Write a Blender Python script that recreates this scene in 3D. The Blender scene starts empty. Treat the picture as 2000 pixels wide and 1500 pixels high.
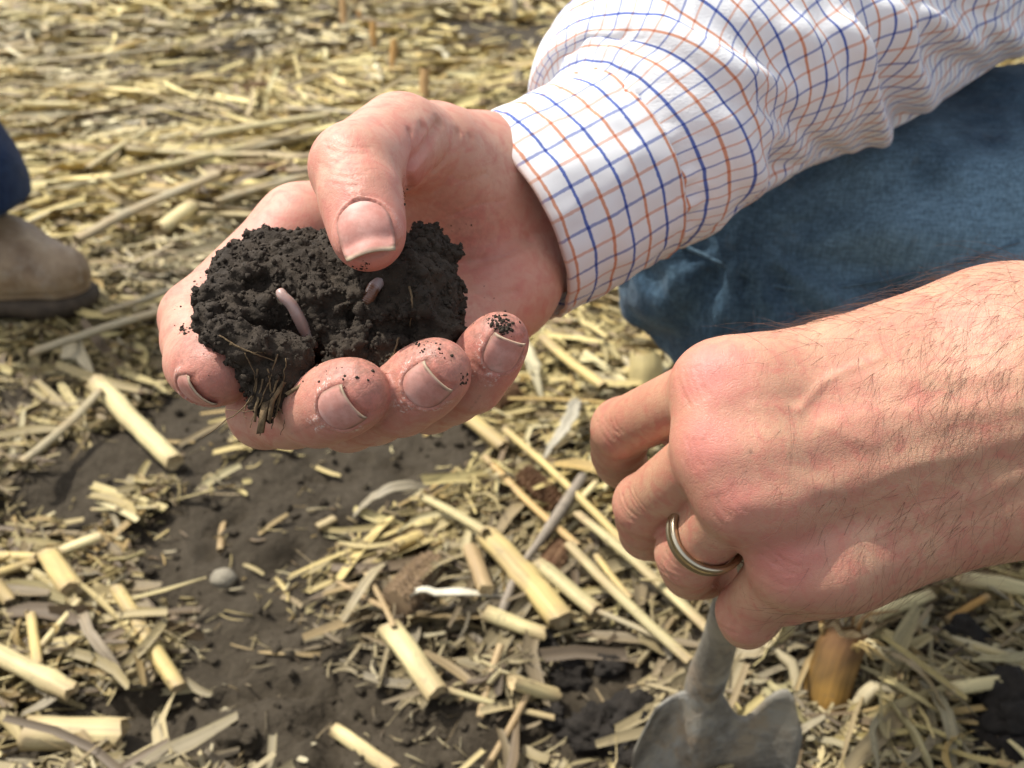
import bpy, bmesh, math, random
import numpy as np
from mathutils import Vector, Matrix

# ------------------------------------------------------------------ camera, sky, sun, exposure
scene = bpy.context.scene
C = scene.collection
PITCH = math.radians(31.0)
CAM_H = 0.43
FPX = 1700.0                       # focal length in pixels of the 2000 px wide photograph
cam_data = bpy.data.cameras.new("camera")
cam = bpy.data.objects.new("camera", cam_data)
C.objects.link(cam)
cam.location = (0, 0, CAM_H)
cam.rotation_euler = (math.pi / 2 - PITCH, 0, 0)
cam_data.sensor_width = 36.0
cam_data.lens = 36.0 * FPX / 2000.0
cam_data.clip_start = 0.01
cam_data.clip_end = 500.0
cam_data.dof.use_dof = True
cam_data.dof.focus_distance = 0.205
cam_data.dof.aperture_fstop = 19.0
scene.camera = cam

SUN_DIR = Vector((-0.46, 0.20, 0.865)).normalized()      # towards the sun
world = bpy.data.worlds.new("World")
scene.world = world
world.use_nodes = True
wn = world.node_tree
bg = wn.nodes["Background"]
sky = wn.nodes.new("ShaderNodeTexSky")
sky.sky_type = 'NISHITA'
sky.sun_disc = False
sky.sun_elevation = math.asin(SUN_DIR.z)
sky.sun_rotation = math.atan2(SUN_DIR.x, SUN_DIR.y)
sky.air_density = 1.0
sky.dust_density = 3.0
hazy = wn.nodes.new("ShaderNodeHueSaturation")      # a milky, thinly clouded sky
hazy.inputs['Saturation'].default_value = 0.42
wn.links.new(sky.outputs[0], hazy.inputs['Color'])
wn.links.new(hazy.outputs[0], bg.inputs[0])
bg.inputs[1].default_value = 0.15
sun_data = bpy.data.lights.new("sun", 'SUN')
sun_data.energy = 3.3
sun_data.angle = math.radians(0.6)
sun_data.color = (1.0, 0.965, 0.89)
sun = bpy.data.objects.new("sun", sun_data)
C.objects.link(sun)
sun.rotation_euler = SUN_DIR.to_track_quat('Z', 'Y').to_euler()
scene.view_settings.view_transform = 'Standard'
scene.view_settings.look = 'None'
scene.view_settings.gamma = 1.0
scene.view_settings.exposure = 0.68
scene.view_settings.use_curve_mapping = False
scene.cycles.max_bounces = 6

# ------------------------------------------------------------------ helpers
CP = np.array([0.0, 0.0, CAM_H])
CF = np.array([0.0, math.cos(PITCH), -math.sin(PITCH)])
CR = np.array([1.0, 0.0, 0.0])
CU = np.array([0.0, math.sin(PITCH), math.cos(PITCH)])

def at(px, py, d):
    """a point of the place, read off the photograph: pixel column, row and its distance in metres"""
    return CP + d * (CF + (px - 1000.0) / FPX * CR - (py - 750.0) / FPX * CU)

def on_ground(px, py, z=0.0):
    den = math.sin(PITCH) + (py - 750.0) / FPX * math.cos(PITCH)
    return at(px, py, (CAM_H - z) / den)

def unit(v):
    v = np.asarray(v, float)
    return v / np.linalg.norm(v)

def tag(o, label=None, cat=None, group=None, kind=None):
    if label: o['label'] = label
    if cat: o['category'] = cat
    if group: o['group'] = group
    if kind: o['kind'] = kind
    return o

def empty(name, loc=(0, 0, 0), **kw):
    o = bpy.data.objects.new(name, None)
    o.empty_display_size = 0.02
    C.objects.link(o)
    o.location = tuple(float(x) for x in loc)
    bpy_update.append(o)
    tag(o, **kw)
    return o
bpy_update = []

def mesh_data(name, verts, faces, mat=None, smooth=True):
    me = bpy.data.meshes.new(name)
    verts = np.asarray(verts, np.float32)
    if isinstance(faces, np.ndarray):
        n, k = faces.shape
        me.vertices.add(len(verts)); me.vertices.foreach_set("co", verts.ravel())
        me.loops.add(n * k); me.loops.foreach_set("vertex_index", faces.astype(np.int32).ravel())
        me.polygons.add(n)
        me.polygons.foreach_set("loop_start", np.arange(0, n * k, k, dtype=np.int32))
        me.update(calc_edges=True)
    else:
        me.from_pydata([tuple(v) for v in verts], [], faces)
        me.update()
    me.polygons.foreach_set("use_smooth", np.full(len(me.polygons), bool(smooth)))
    if mat: me.materials.append(mat)
    return me

def obj(name, me, parent=None, **kw):
    o = bpy.data.objects.new(name, me)
    C.objects.link(o)
    if parent is not None:
        o.parent = parent
        o.matrix_parent_inverse = Matrix.Translation(-world_loc(parent))
    tag(o, **kw)
    return o

def world_loc(o):
    v = Vector((0, 0, 0))
    while o is not None:
        v += Vector(o.location)
        if o.parent is not None: v += o.matrix_parent_inverse.translation
        o = o.parent
    return v

def set_attr(me, name, vals):
    a = me.attributes.new(name, 'FLOAT', 'POINT')
    a.data.foreach_set("value", np.asarray(vals, np.float32))

def set_color(me, name, vals):
    a = me.attributes.new(name, 'FLOAT_COLOR', 'POINT')
    v = np.ones((len(vals), 4), np.float32); v[:, :3] = vals
    a.data.foreach_set("color", v.ravel())

# ------------------------------------------------------------------ noise in numpy
def hash3(ix, iy, iz, seed=0):
    h = (ix.astype(np.int64) * 374761393 + iy.astype(np.int64) * 668265263 + iz.astype(np.int64) * 2147483647 + seed * 974711) & 0xFFFFFFFF
    h = ((h ^ (h >> 13)) * 1274126177) & 0xFFFFFFFF
    h = ((h ^ (h >> 16)) * 2246822519) & 0xFFFFFFFF
    return ((h ^ (h >> 15)) & 0xFFFFFF) / float(0xFFFFFF)

def vnoise(p, scale=1.0, seed=0):
    q = np.asarray(p) * scale
    i = np.floor(q).astype(np.int64); f = q - i
    f = f * f * f * (f * (f * 6 - 15) + 10)
    r = 0
    for dx in (0, 1):
        wx = f[:, 0] if dx else 1 - f[:, 0]
        for dy in (0, 1):
            wy = f[:, 1] if dy else 1 - f[:, 1]
            for dz in (0, 1):
                wz = f[:, 2] if dz else 1 - f[:, 2]
                r = r + wx * wy * wz * hash3(i[:, 0] + dx, i[:, 1] + dy, i[:, 2] + dz, seed)
    return r * 2 - 1

def fbm(p, scale=1.0, octaves=4, seed=0, gain=0.5):
    r = 0; a = 1.0
    for o in range(octaves):
        r = r + a * vnoise(p, scale * 2 ** o, seed + o * 17); a *= gain
    return r

def worley(p, scale=1.0, seed=0):
    q = np.asarray(p) * scale
    i = np.floor(q).astype(np.int64)
    best = np.full(len(q), 9.0)
    for dx in (-1, 0, 1):
        for dy in (-1, 0, 1):
            for dz in (-1, 0, 1):
                c = i + np.array([dx, dy, dz])
                o = np.stack([hash3(c[:, 0], c[:, 1], c[:, 2], seed + s) for s in (1, 2, 3)], 1)
                best = np.minimum(best, ((c + o - q) ** 2).sum(1))
    return np.sqrt(best)

# ------------------------------------------------------------------ solid modelling: signed distances and surface nets
def smin(a, b, k):
    h = np.maximum(k - np.abs(a - b), 0) / k
    return np.minimum(a, b) - h * h * k * 0.25

def smax(a, b, k):
    return -smin(-a, -b, k)

def cone(p, a, b, ra, rb, flat=None, s=1.0):
    a = np.asarray(a, float); b = np.asarray(b, float)
    ba = b - a; l2 = float(ba @ ba) + 1e-12
    pa = p - a
    t = np.clip(pa @ ba / l2, 0, 1)
    off = pa - t[:, None] * ba
    if flat is not None:
        c = off @ flat
        off = off + (c * (1.0 / s - 1.0))[:, None] * flat
    return np.sqrt((off * off).sum(1)) - (ra + (rb - ra) * t)

def ellipsoid(p, c, axes, radii):
    q = (p - c) @ np.asarray(axes).T
    r = np.asarray(radii)
    k0 = np.sqrt(((q / r) ** 2).sum(1)) + 1e-9
    k1 = np.sqrt(((q / (r * r)) ** 2).sum(1)) + 1e-9
    return k0 * (k0 - 1.0) / k1

def seg_dist(p, pts):
    best = np.full(len(p), 9.0)
    for a, b in zip(pts[:-1], pts[1:]):
        ba = b - a
        t = np.clip((p - a) @ ba / (ba @ ba + 1e-12), 0, 1)
        d = p - a - t[:, None] * ba
        best = np.minimum(best, np.sqrt((d * d).sum(1)))
    return best

def surface_nets(f, lo, hi, h):
    lo = np.asarray(lo, float)
    n = np.ceil((np.asarray(hi) - lo) / h).astype(int) + 1
    g = np.stack(np.meshgrid(*[np.arange(k) for k in n], indexing='ij'), -1).reshape(-1, 3)
    V = np.empty(len(g))
    for s in range(0, len(g), 200000):
        V[s:s + 200000] = f(lo + g[s:s + 200000] * h)
    V = V.reshape(n)
    S = V < 0
    cnt = np.zeros(n - 1, np.int8)
    offs = [(x, y, z) for x in (0, 1) for y in (0, 1) for z in (0, 1)]
    sl = lambda o: tuple(slice(o[a], n[a] - 1 + o[a]) for a in range(3))
    for o in offs: cnt += S[sl(o)]
    act = (cnt > 0) & (cnt < 8)
    idx = np.full(n - 1, -1, np.int64); cells = np.argwhere(act); idx[act] = np.arange(len(cells))
    vals = np.stack([V[sl(o)][act] for o in offs], 1)
    oa = np.array(offs, float)
    acc = np.zeros((len(cells), 3)); num = np.zeros(len(cells))
    for a in range(8):
        for b in range(a + 1, 8):
            if np.abs(oa[a] - oa[b]).sum() != 1: continue
            m = (vals[:, a] < 0) != (vals[:, b] < 0)
            t = vals[m, a] / (vals[m, a] - vals[m, b])
            acc[m] += oa[a] + t[:, None] * (oa[b] - oa[a]); num[m] += 1
    verts = lo + (cells + acc / num[:, None]) * h
    faces = []
    for ax in range(3):
        u, w = (ax + 1) % 3, (ax + 2) % 3
        s0 = [slice(None)] * 3; s1 = [slice(None)] * 3
        s0[ax] = slice(0, n[ax] - 1); s1[ax] = slice(1, n[ax])
        for a in (u, w):
            s0[a] = slice(1, n[a] - 1); s1[a] = slice(1, n[a] - 1)
        A, B = S[tuple(s0)], S[tuple(s1)]
        e = np.argwhere(A != B)
        if not len(e): continue
        ins = A[A != B]
        e[:, u] += 1; e[:, w] += 1
        def cell(du, dw):
            c = e.copy(); c[:, u] -= du; c[:, w] -= dw
            return idx[c[:, 0], c[:, 1], c[:, 2]]
        q = np.stack([cell(1, 1), cell(0, 1), cell(0, 0), cell(1, 0)], 1)
        q[~ins] = q[~ins][:, ::-1]
        faces.append(q)
    return verts, np.concatenate(faces)

def subdivide(v, f):
    """each quad into four"""
    e = np.concatenate([f[:, [0, 1]], f[:, [1, 2]], f[:, [2, 3]], f[:, [3, 0]]])
    es = np.sort(e, 1)
    key = es[:, 0] * (len(v) + 1) + es[:, 1]
    uk, first, inv = np.unique(key, return_index=True, return_inverse=True)
    mid = (v[es[first, 0]] + v[es[first, 1]]) / 2
    cen = v[f].mean(1)
    n, m, k = len(v), len(mid), len(f)
    ei = (n + inv).reshape(4, k)
    c = n + m + np.arange(k)
    out = np.concatenate([np.stack([f[:, 0], ei[0], c, ei[3]], 1), np.stack([f[:, 1], ei[1], c, ei[0]], 1),
                          np.stack([f[:, 2], ei[2], c, ei[1]], 1), np.stack([f[:, 3], ei[3], c, ei[2]], 1)])
    return np.concatenate([v, mid, cen]), out

def gradient(f, p, e=2e-4):
    k = np.array([[1, -1, -1], [-1, -1, 1], [-1, 1, -1], [1, 1, 1]], float)
    g = 0
    for kk in k: g = g + kk * f(p + kk * e)[:, None]
    return g / (np.linalg.norm(g, axis=1, keepdims=True) + 1e-12)

def smooth_verts(v, f, it=1, w=0.5):
    for _ in range(it):
        i = np.concatenate([f[:, k] for k in (0, 1, 1, 2, 2, 3, 3, 0)]); j = np.concatenate([f[:, k] for k in (1, 0, 2, 1, 3, 2, 0, 3)])
        acc = np.stack([np.bincount(i, v[j, k], len(v)) for k in range(3)], 1); num = np.maximum(np.bincount(i, minlength=len(v)), 1)
        v = v * (1 - w) + w * acc / num[:, None]
    return v

def calm(v, f, lim=0.00045, it=4):
    """pull back the odd spiky vertex where two surfaces meet"""
    for _ in range(it):
        a = smooth_verts(v, f, 1, 1.0)
        k = np.linalg.norm(a - v, axis=1) > lim
        v = np.where(k[:, None], a, v)
    return v

def cast(px, py, f, d0=.17, d1=.27):
    """first point of the solid f met when looking at that spot"""
    d = np.linspace(d0, d1, 500); p = CP + d[:, None] * (CF + (px - 1000.0) / FPX * CR - (py - 750.0) / FPX * CU)
    v = f(p); i = np.argmax(v < 0)
    return p[i] if v.min() < 0 else p[np.argmin(v)]

def chunked(f, p, n=150000):
    return np.concatenate([f(p[s:s + n]) for s in range(0, len(p), n)])

def solid(f, lo, hi, h, levels=1, steps=2, detail=None):
    """mesh of f = 0: coarse net, subdivided and drawn onto the exact surface, then detail(p, n) moves it along the normal"""
    v, q = surface_nets(f, lo, hi, h)
    for L in range(levels):
        v, q = subdivide(v, q)
        v = smooth_verts(v, q, 1, 0.4)
        for _ in range(steps if L == 0 else 1):
            n = gradient(f, v); d = f(v)
            v = v - n * np.clip(d, -h, h)[:, None]
    v = calm(v, q)
    n = gradient(f, v)
    if detail is not None:
        v = v + n * detail(v, n)[:, None]
    return v, q, n

def tube(path, radii, n=10, caps=True, twist=0.0):
    path = np.asarray(path, float); m = len(path)
    radii = np.broadcast_to(np.asarray(radii, float), (m,))
    tg = np.gradient(path, axis=0); tg /= np.linalg.norm(tg, axis=1, keepdims=True) + 1e-12
    ref = np.array([0, 0, 1.0]) if abs(tg[0, 2]) < 0.9 else np.array([1.0, 0, 0])
    a = unit(np.cross(tg[0], ref)); V = []
    for i in range(m):
        a = unit(a - tg[i] * (a @ tg[i])); b = np.cross(tg[i], a)
        th = np.linspace(0, 2 * math.pi, n, endpoint=False) + twist * i
        V.append(path[i] + radii[i] * (np.cos(th)[:, None] * a + np.sin(th)[:, None] * b))
    V = np.concatenate(V)
    F = [[i * n + j, i * n + (j + 1) % n, (i + 1) * n + (j + 1) % n, (i + 1) * n + j] for i in range(m - 1) for j in range(n)]
    if caps:
        F.append(list(range(n))[::-1]); F.append([(m - 1) * n + j for j in range(n)])
    return V, F

def spline(pts, n):
    """Catmull-Rom through pts"""
    P = np.asarray(pts, float)
    P = np.concatenate([[2 * P[0] - P[1]], P, [2 * P[-1] - P[-2]]])
    t = np.linspace(0, len(P) - 3 - 1e-9, n); i = t.astype(int); u = (t - i)[:, None]
    a, b, c, d = P[i], P[i + 1], P[i + 2], P[i + 3]
    return 0.5 * (2 * b + (c - a) * u + (2 * a - 5 * b + 4 * c - d) * u ** 2 + (3 * b - a - 3 * c + d) * u ** 3)

# ------------------------------------------------------------------ node helper
class NT:
    def __init__(self, name):
        self.m = bpy.data.materials.new(name); self.m.use_nodes = True
        self.t = self.m.node_tree; self.t.nodes.clear()
        self.out = self.n("ShaderNodeOutputMaterial")
        self.b = self.n("ShaderNodeBsdfPrincipled")
        self.l(self.b.outputs[0], self.out.inputs[0])
    def n(self, kind, **kw):
        x = self.t.nodes.new(kind)
        for k, v in kw.items(): setattr(x, k, v)
        return x
    def l(self, a, b): self.t.links.new(a, b)
    def put(self, sock, val):
        if hasattr(val, 'node'): self.l(val, sock)
        elif isinstance(val, (tuple, list)) and len(val) == 3 and sock.type == 'RGBA': sock.default_value = (*val, 1)
        else: sock.default_value = val
    def noise(self, scale, detail=4, rough=0.55, vec=None, dist=0.0):
        x = self.n("ShaderNodeTexNoise"); x.inputs['Scale'].default_value = scale
        x.inputs['Detail'].default_value = detail; x.inputs['Roughness'].default_value = rough
        x.inputs['Distortion'].default_value = dist
        if vec is not None: self.l(vec, x.inputs['Vector'])
        return x.outputs['Fac']
    def voronoi(self, scale, vec=None, feature='F1', out='Distance'):
        x = self.n("ShaderNodeTexVoronoi"); x.feature = feature; x.inputs['Scale'].default_value = scale
        if vec is not None: self.l(vec, x.inputs['Vector'])
        return x.outputs[out]
    def ramp(self, fac, stops, interp='LINEAR'):
        x = self.n("ShaderNodeValToRGB"); x.color_ramp.interpolation = interp
        e = x.color_ramp.elements
        while len(e) < len(stops): e.new(0.5)
        for el, (p, c) in zip(e, stops):
            el.position = p; el.color = (*c, 1) if isinstance(c, tuple) else (c, c, c, 1)
        self.l(fac, x.inputs[0]); return x.outputs[0]
    def mix(self, fac, a, b, mode='MIX'):
        x = self.n("ShaderNodeMix", data_type='RGBA', blend_type=mode)
        self.put(x.inputs[0], fac); self.put(x.inputs[6], a); self.put(x.inputs[7], b)
        return x.outputs[2]
    def math(self, op, a, b=0.0, c=0.0, clamp=False):
        x = self.n("ShaderNodeMath", operation=op, use_clamp=clamp)
        self.put(x.inputs[0], a); self.put(x.inputs[1], b); self.put(x.inputs[2], c)
        return x.outputs[0]
    def attr(self, name, out='Fac'):
        return self.n("ShaderNodeAttribute", attribute_name=name).outputs[out]
    def coord(self, out='Object'):
        return self.n("ShaderNodeTexCoord").outputs[out]
    def geo(self, out='Position'):
        return self.n("ShaderNodeNewGeometry").outputs[out]
    def mapping(self, vec, scale=(1, 1, 1), rot=(0, 0, 0)):
        x = self.n("ShaderNodeMapping"); x.inputs['Scale'].default_value = scale; x.inputs['Rotation'].default_value = rot
        self.l(vec, x.inputs[0]); return x.outputs[0]
    def bump(self, height, strength=0.5, dist=0.001, prev=None):
        x = self.n("ShaderNodeBump"); x.inputs['Strength'].default_value = strength; x.inputs['Distance'].default_value = dist
        self.l(height, x.inputs['Height'])
        if prev is not None: self.l(prev, x.inputs['Normal'])
        return x.outputs[0]
    def set(self, **kw):
        names = dict(color='Base Color', rough='Roughness', metal='Metallic', normal='Normal', spec='Specular IOR Level',
                     sss='Subsurface Weight', sheen='Sheen Weight', coat='Coat Weight', trans='Transmission Weight', ior='IOR')
        for k, v in kw.items(): self.put(self.b.inputs[names.get(k, k)], v)
        return self

# ------------------------------------------------------------------ materials
def skin_material(name, base, red, pale, bump=1.0):
    n = NT(name)
    pos = n.coord('Object')
    mott = n.noise(70, 5, 0.62, pos)
    mid = n.noise(190, 4, 0.6, pos, 0.8)
    fine = n.noise(620, 3, 0.65, pos)
    c = n.mix(n.ramp(mott, [(0.36, 0.0), (0.64, 1.0)]), base, pale)
    c = n.mix(n.math('MULTIPLY', n.ramp(mid, [(0.46, 0.0), (0.68, 1.0)]), 0.62), c, red)
    c = n.mix(n.math('MULTIPLY', n.ramp(fine, [(0.50, 0.0), (0.72, 1.0)]), 0.30), c, red)
    c = n.mix(n.attr("redness"), c, n.mix(fine, red, (red[0] * 1.12, red[1] * 1.40, red[2] * 1.55)))
    c = n.mix(n.math('MULTIPLY', n.attr("grime"), n.ramp(n.noise(520, 4, .7, pos), [(.40, .15), (.62, 1.0)])), c, (0.12, 0.075, 0.05))
    flake = n.math('MULTIPLY', n.attr("flake"), n.ramp(n.noise(1300, 4, .75, pos), [(.52, 0.0), (.60, 1.0)]))
    c = n.mix(flake, c, (0.78, 0.70, 0.62))
    # skin grain: crossing fine lines and pores
    v1 = n.voronoi(1150, pos, 'DISTANCE_TO_EDGE')
    v2 = n.voronoi(700, n.mapping(pos, (1, 1.7, 1), (0.3, 0.5, 0.8)), 'DISTANCE_TO_EDGE')
    v3 = n.voronoi(420, n.mapping(pos, (2.2, 1, 1), (0.1, 0.9, 0.4)), 'DISTANCE_TO_EDGE')
    h = n.math('ADD', n.ramp(v1, [(0.0, 0.0), (0.14, 1.0)]), n.math('ADD', n.ramp(v2, [(0.0, 0.0), (0.10, 1.0)]), n.ramp(v3, [(0.0, 0.0), (0.06, 1.0)])))
    b1 = n.bump(h, 0.26 * bump, 0.00013)
    b2 = n.bump(n.noise(230, 6, 0.7, pos), 0.32 * bump, 0.0005, b1)
    n.set(color=c, rough=n.math('ADD', n.math('MULTIPLY', mid, 0.3), 0.34), normal=b2, sss=0.22, spec=0.40)
    n.b.inputs['Subsurface Radius'].default_value = (1.0, 0.35, 0.2)
    n.b.inputs['Subsurface Scale'].default_value = 0.0026
    return n.m

M = {}
M['palm_skin'] = skin_material("palm_skin", (0.52, 0.252, 0.172), (0.49, 0.148, 0.110), (0.57, 0.320, 0.222))
M['hand_skin'] = skin_material("back_of_hand_skin", (0.48, 0.243, 0.157), (0.48, 0.150, 0.113), (0.535, 0.312, 0.195))

def nail_material():
    n = NT("fingernail")
    e = n.attr("edge")
    pos = n.coord('Object')
    c = n.mix(n.ramp(n.noise(210, 4, 0.65, pos), [(.36, 0.), (.64, 1.)]), (0.47, 0.20, 0.155), (0.58, 0.30, 0.245))
    c = n.mix(n.math('MULTIPLY', n.ramp(n.noise(480, 4, .7, pos), [(.52, 0.), (.70, 1.)]), .35), c, (.30, .17, .12))
    c = n.mix(n.attr("moon"), c, (0.66, 0.42, 0.36))
    c = n.mix(e, c, n.mix(n.noise(700, 3, .6, pos), (0.36, 0.26, 0.16), (0.56, 0.46, 0.32)))
    c = n.mix(n.attr("grime"), c, (0.16, 0.11, 0.07))
    n.set(color=c, rough=n.math('ADD', .46, n.math('MULTIPLY', n.noise(900, 3, .6, pos), .2)), sss=0.12, spec=0.36)
    n.b.inputs['Subsurface Radius'].default_value = (1.0, 0.4, 0.3)
    n.b.inputs['Subsurface Scale'].default_value = 0.001
    n.set(normal=n.bump(n.noise(600, 3, 0.6, n.mapping(pos, (1, 1, 1))), 0.15, 0.0002))
    return n.m
M['nail'] = nail_material()

# ------------------------------------------------------------------ the field: soil sheet and stalk litter
rng = np.random.default_rng(7)

BARE = [  # bare soil patches, read off the photograph: column, row, half width, half height, strength
    (640, 925, 285, 115, 1.0), (330, 905, 200, 130, 1.0), (440, 1070, 220, 130, .95), (440, 1270, 190, 160, .93),
    (330, 1420, 290, 110, 1.0), (640, 1420, 200, 120, 1.0), (700, 1290, 110, 80, .75), (850, 1450, 180, 90, .95), (590, 1180, 130, 70, .7),
    (1150, 1390, 120, 120, .9), (1200, 1330, 90, 90, .8), (1980, 1420, 120, 110, .9), (420, 130, 110, 28, .8), (985, 80, 120, 34, .9),
    (500, 35, 80, 16, .6), (60, 790, 90, 50, .6), (130, 700, 60, 30, .4), (1880, 1240, 60, 40, .6), (200, 430, 80, 30, .4)]
_bare = []
for cx, cy, hw, hh, st in BARE:
    c = on_ground(cx, cy); ex = on_ground(cx + hw, cy); ey = on_ground(cx, cy - hh); ey2 = on_ground(cx, cy + hh)
    _bare.append((c[0], (ey[1] + ey2[1]) / 2, ex[0] - c[0], (ey[1] - ey2[1]) / 2, st))

def bare(x, y):
    p = np.stack([x, y, 0 * x], 1)
    w = fbm(p, 14, 3, 5) * 0.45
    b = np.zeros(len(x))
    for cx, cy, rx, ry, st in _bare:
        d = np.sqrt(((x - cx) / rx) ** 2 + ((y - cy) / ry) ** 2) + w
        b = np.maximum(b, st * np.clip((1.15 - d) / 0.35, 0, 1))
    return b

def soil_height(x, y):
    p = np.stack([x, y, 0 * x], 1)
    h = 0.010 * fbm(p, 5, 3, 11) + 0.0060 * fbm(p, 26, 4, 3)
    rid = vnoise(p, 13, 55) + .35 * vnoise(p, 45, 56)
    h = h - 0.0075 * np.exp(-(rid / .045) ** 2) * np.clip(.5 + vnoise(p, 6, 57), 0, 1)
    c = worley(p + 0.02 * np.stack([vnoise(p, 12, 1), vnoise(p, 12, 2), 0 * x], 1), 11, 9)
    h = h + 0.004 * np.clip(0.6 - c, -0.2, 0.6)
    # cracks in the crust
    for cp in CRACKS:
        d = seg_dist(np.stack([x, y, 0 * x], 1), cp) + 0.004 * vnoise(p, 60, 8)
        h = h - 0.013 * np.exp(-(np.clip(d, 0, None) / 0.0055) ** 2)
    near = np.clip((6 - np.hypot(x, y)) / 4, 0, 1)
    return h * near

def flat(px, py):
    q = on_ground(px, py); return np.array([q[0], q[1], 0])
CRACKS = [np.array([flat(*q) for q in L]) for L in
          ([(625, 1370), (650, 1420), (640, 1500)], [(405, 1075), (415, 1030), (460, 1010)], [(515, 1090), (545, 1080), (575, 1070)],
           [(430, 1350), (520, 1320), (600, 1330)], [(250, 1390), (330, 1360)])]

def axis_coords(a, b, step, far):
    c = list(np.arange(a, b + 1e-6, step)); s = step
    while c[-1] < far: s *= 1.22; c.append(c[-1] + s)
    s = step
    while c[0] > -far: s *= 1.22; c.insert(0, c[0] - s)
    return np.array(c)

gx = axis_coords(-1.0, 1.0, 0.0065, 160.0); gy = axis_coords(0.22, 1.7, 0.0065, 160.0)
GX, GY = np.meshgrid(gx, gy)
gz = soil_height(GX.ravel(), GY.ravel())
gv = np.stack([GX.ravel(), GY.ravel(), gz], 1)
nx, ny = len(gx), len(gy)
ii = (np.arange(ny - 1)[:, None] * nx + np.arange(nx - 1)[None]).ravel()
gf = np.stack([ii, ii + 1, ii + nx + 1, ii + nx], 1)

def soil_material():
    n = NT("dark_soil")
    pos = n.coord('Object')
    a = n.noise(9, 5, 0.6, pos); b = n.noise(160, 6, 0.7, pos); f = n.noise(900, 3, 0.6, pos)
    c = n.mix(n.ramp(a, [(0.3, 0.0), (0.7, 1.0)]), (0.034, 0.0258, 0.0160), (0.059, 0.0465, 0.0300))
    c = n.mix(n.ramp(b, [(0.40, 0.0), (0.75, 1.0)]), c, (0.074, 0.059, 0.040))
    c = n.mix(n.ramp(f, [(0.66, 0.0), (0.75, 1.0)]), c, (0.13, 0.11, 0.085))
    # far off, straw takes over
    sep = n.n("ShaderNodeSeparateXYZ"); n.l(pos, sep.inputs[0])
    far = n.ramp(n.math('MULTIPLY', sep.outputs[1], 0.1), [(0.40, 0.0), (0.7, 1.0)])
    straw = n.mix(n.noise(22, 6, 0.7, pos), (0.10, 0.085, 0.055), (0.34, 0.29, 0.17))
    c = n.mix(far, c, straw)
    h = n.math('ADD', n.math('MULTIPLY', b, 1.0), n.math('MULTIPLY', n.noise(55, 5, 0.65, pos), 2.0))
    n.set(color=c, rough=0.92, spec=0.2, normal=n.bump(f, 0.5, 0.0008, n.bump(h, 0.9, 0.0035)))
    return n.m
M['soil'] = soil_material()
gz_mat = M['soil']
obj("ground", mesh_data("ground", gv, gf, M['soil']), kind='structure')

def soil_z(x, y):
    return soil_height(np.atleast_1d(np.asarray(x, float)), np.atleast_1d(np.asarray(y, float)))

def straw_material(name, rough=0.6):
    n = NT(name)
    pos = n.coord('Object')
    base = n.attr("tone", 'Color')
    uv = n.n("ShaderNodeUVMap"); uv.uv_map = "grain"
    st = n.noise(1.0, 4, 0.65, n.mapping(uv.outputs[0], (420, 14, 1)))
    c = n.mix(0.75, base, n.ramp(st, [(0.3, 0.55), (0.7, 1.25)]), 'MULTIPLY')
    sp = n.noise(130, 4, 0.7, pos)
    c = n.mix(n.math('MULTIPLY', n.ramp(sp, [(0.58, 0.0), (0.72, 1.0)]), 0.55), c, (0.10, 0.075, 0.05))
    n.set(color=c, rough=rough, spec=0.35, normal=n.bump(st, 0.5, 0.0006))
    return n.m
M['straw'] = straw_material("dry_straw")

TONES = np.array([[.53, .42, .165], [.46, .365, .15], [.40, .32, .135], [.29, .22, .105], [.58, .48, .20], [.40, .28, .095], [.18, .125, .062], [.60, .52, .27], [.35, .295, .165]])

def ribbons(n_, x, y, z, ang, L, Wd, seed, cup=0.25, curl=1.0, seg=4):
    """curved leaf strips with a folded cross-section, all in one array"""
    r = np.random.default_rng(seed)
    t = np.linspace(-.5, .5, seg + 1)
    tilt = r.normal(0, .13, n_); roll = r.normal(0, .45, n_)
    wild = np.where(r.random(n_) < .16, 1.0, .28) * curl
    kx = r.normal(0, 1.1, n_) * wild; kz = r.normal(0, .8, n_) * wild
    V = np.zeros((n_, seg + 1, 3, 3))
    for i, ti in enumerate(t):
        px = ti * L; py = kx * ti * ti * L * .8; pz = kz * (ti * ti - .12) * L * .35 + np.sin(tilt) * ti * L
        w = Wd * .5 * (1 - 0.55 * (2 * abs(ti)) ** 3 * r.uniform(.2, 1, n_))
        for j, s in enumerate((-1, 0, 1)):
            rr = roll + ti * r.normal(0, .5, n_)
            qy = s * w * np.cos(rr); qz = s * w * np.sin(rr) + (abs(s) - .5) * w * cup * 2
            lx, ly = px, py + qy
            V[:, i, j, 0] = x + lx * np.cos(ang) - ly * np.sin(ang)
            V[:, i, j, 1] = y + lx * np.sin(ang) + ly * np.cos(ang)
            V[:, i, j, 2] = z + pz + qz
    k = (seg + 1) * 3
    f = []
    for i in range(seg):
        for j in range(2):
            a = i * 3 + j; f.append([a, a + 1, a + 4, a + 3])
    F = (np.arange(n_)[:, None, None] * k + np.array(f)[None]).reshape(-1, 4)
    uv = np.zeros((n_, seg + 1, 3, 2))
    uv[..., 0] = (np.array([-1, 0, 1]) * .5)[None, None] * Wd[:, None, None] + r.uniform(0, 9, n_)[:, None, None]
    uv[..., 1] = t[None, :, None] * L[:, None, None] + r.uniform(0, 9, n_)[:, None, None]
    return V.reshape(-1, 3), F, uv.reshape(-1, 2), k

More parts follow.
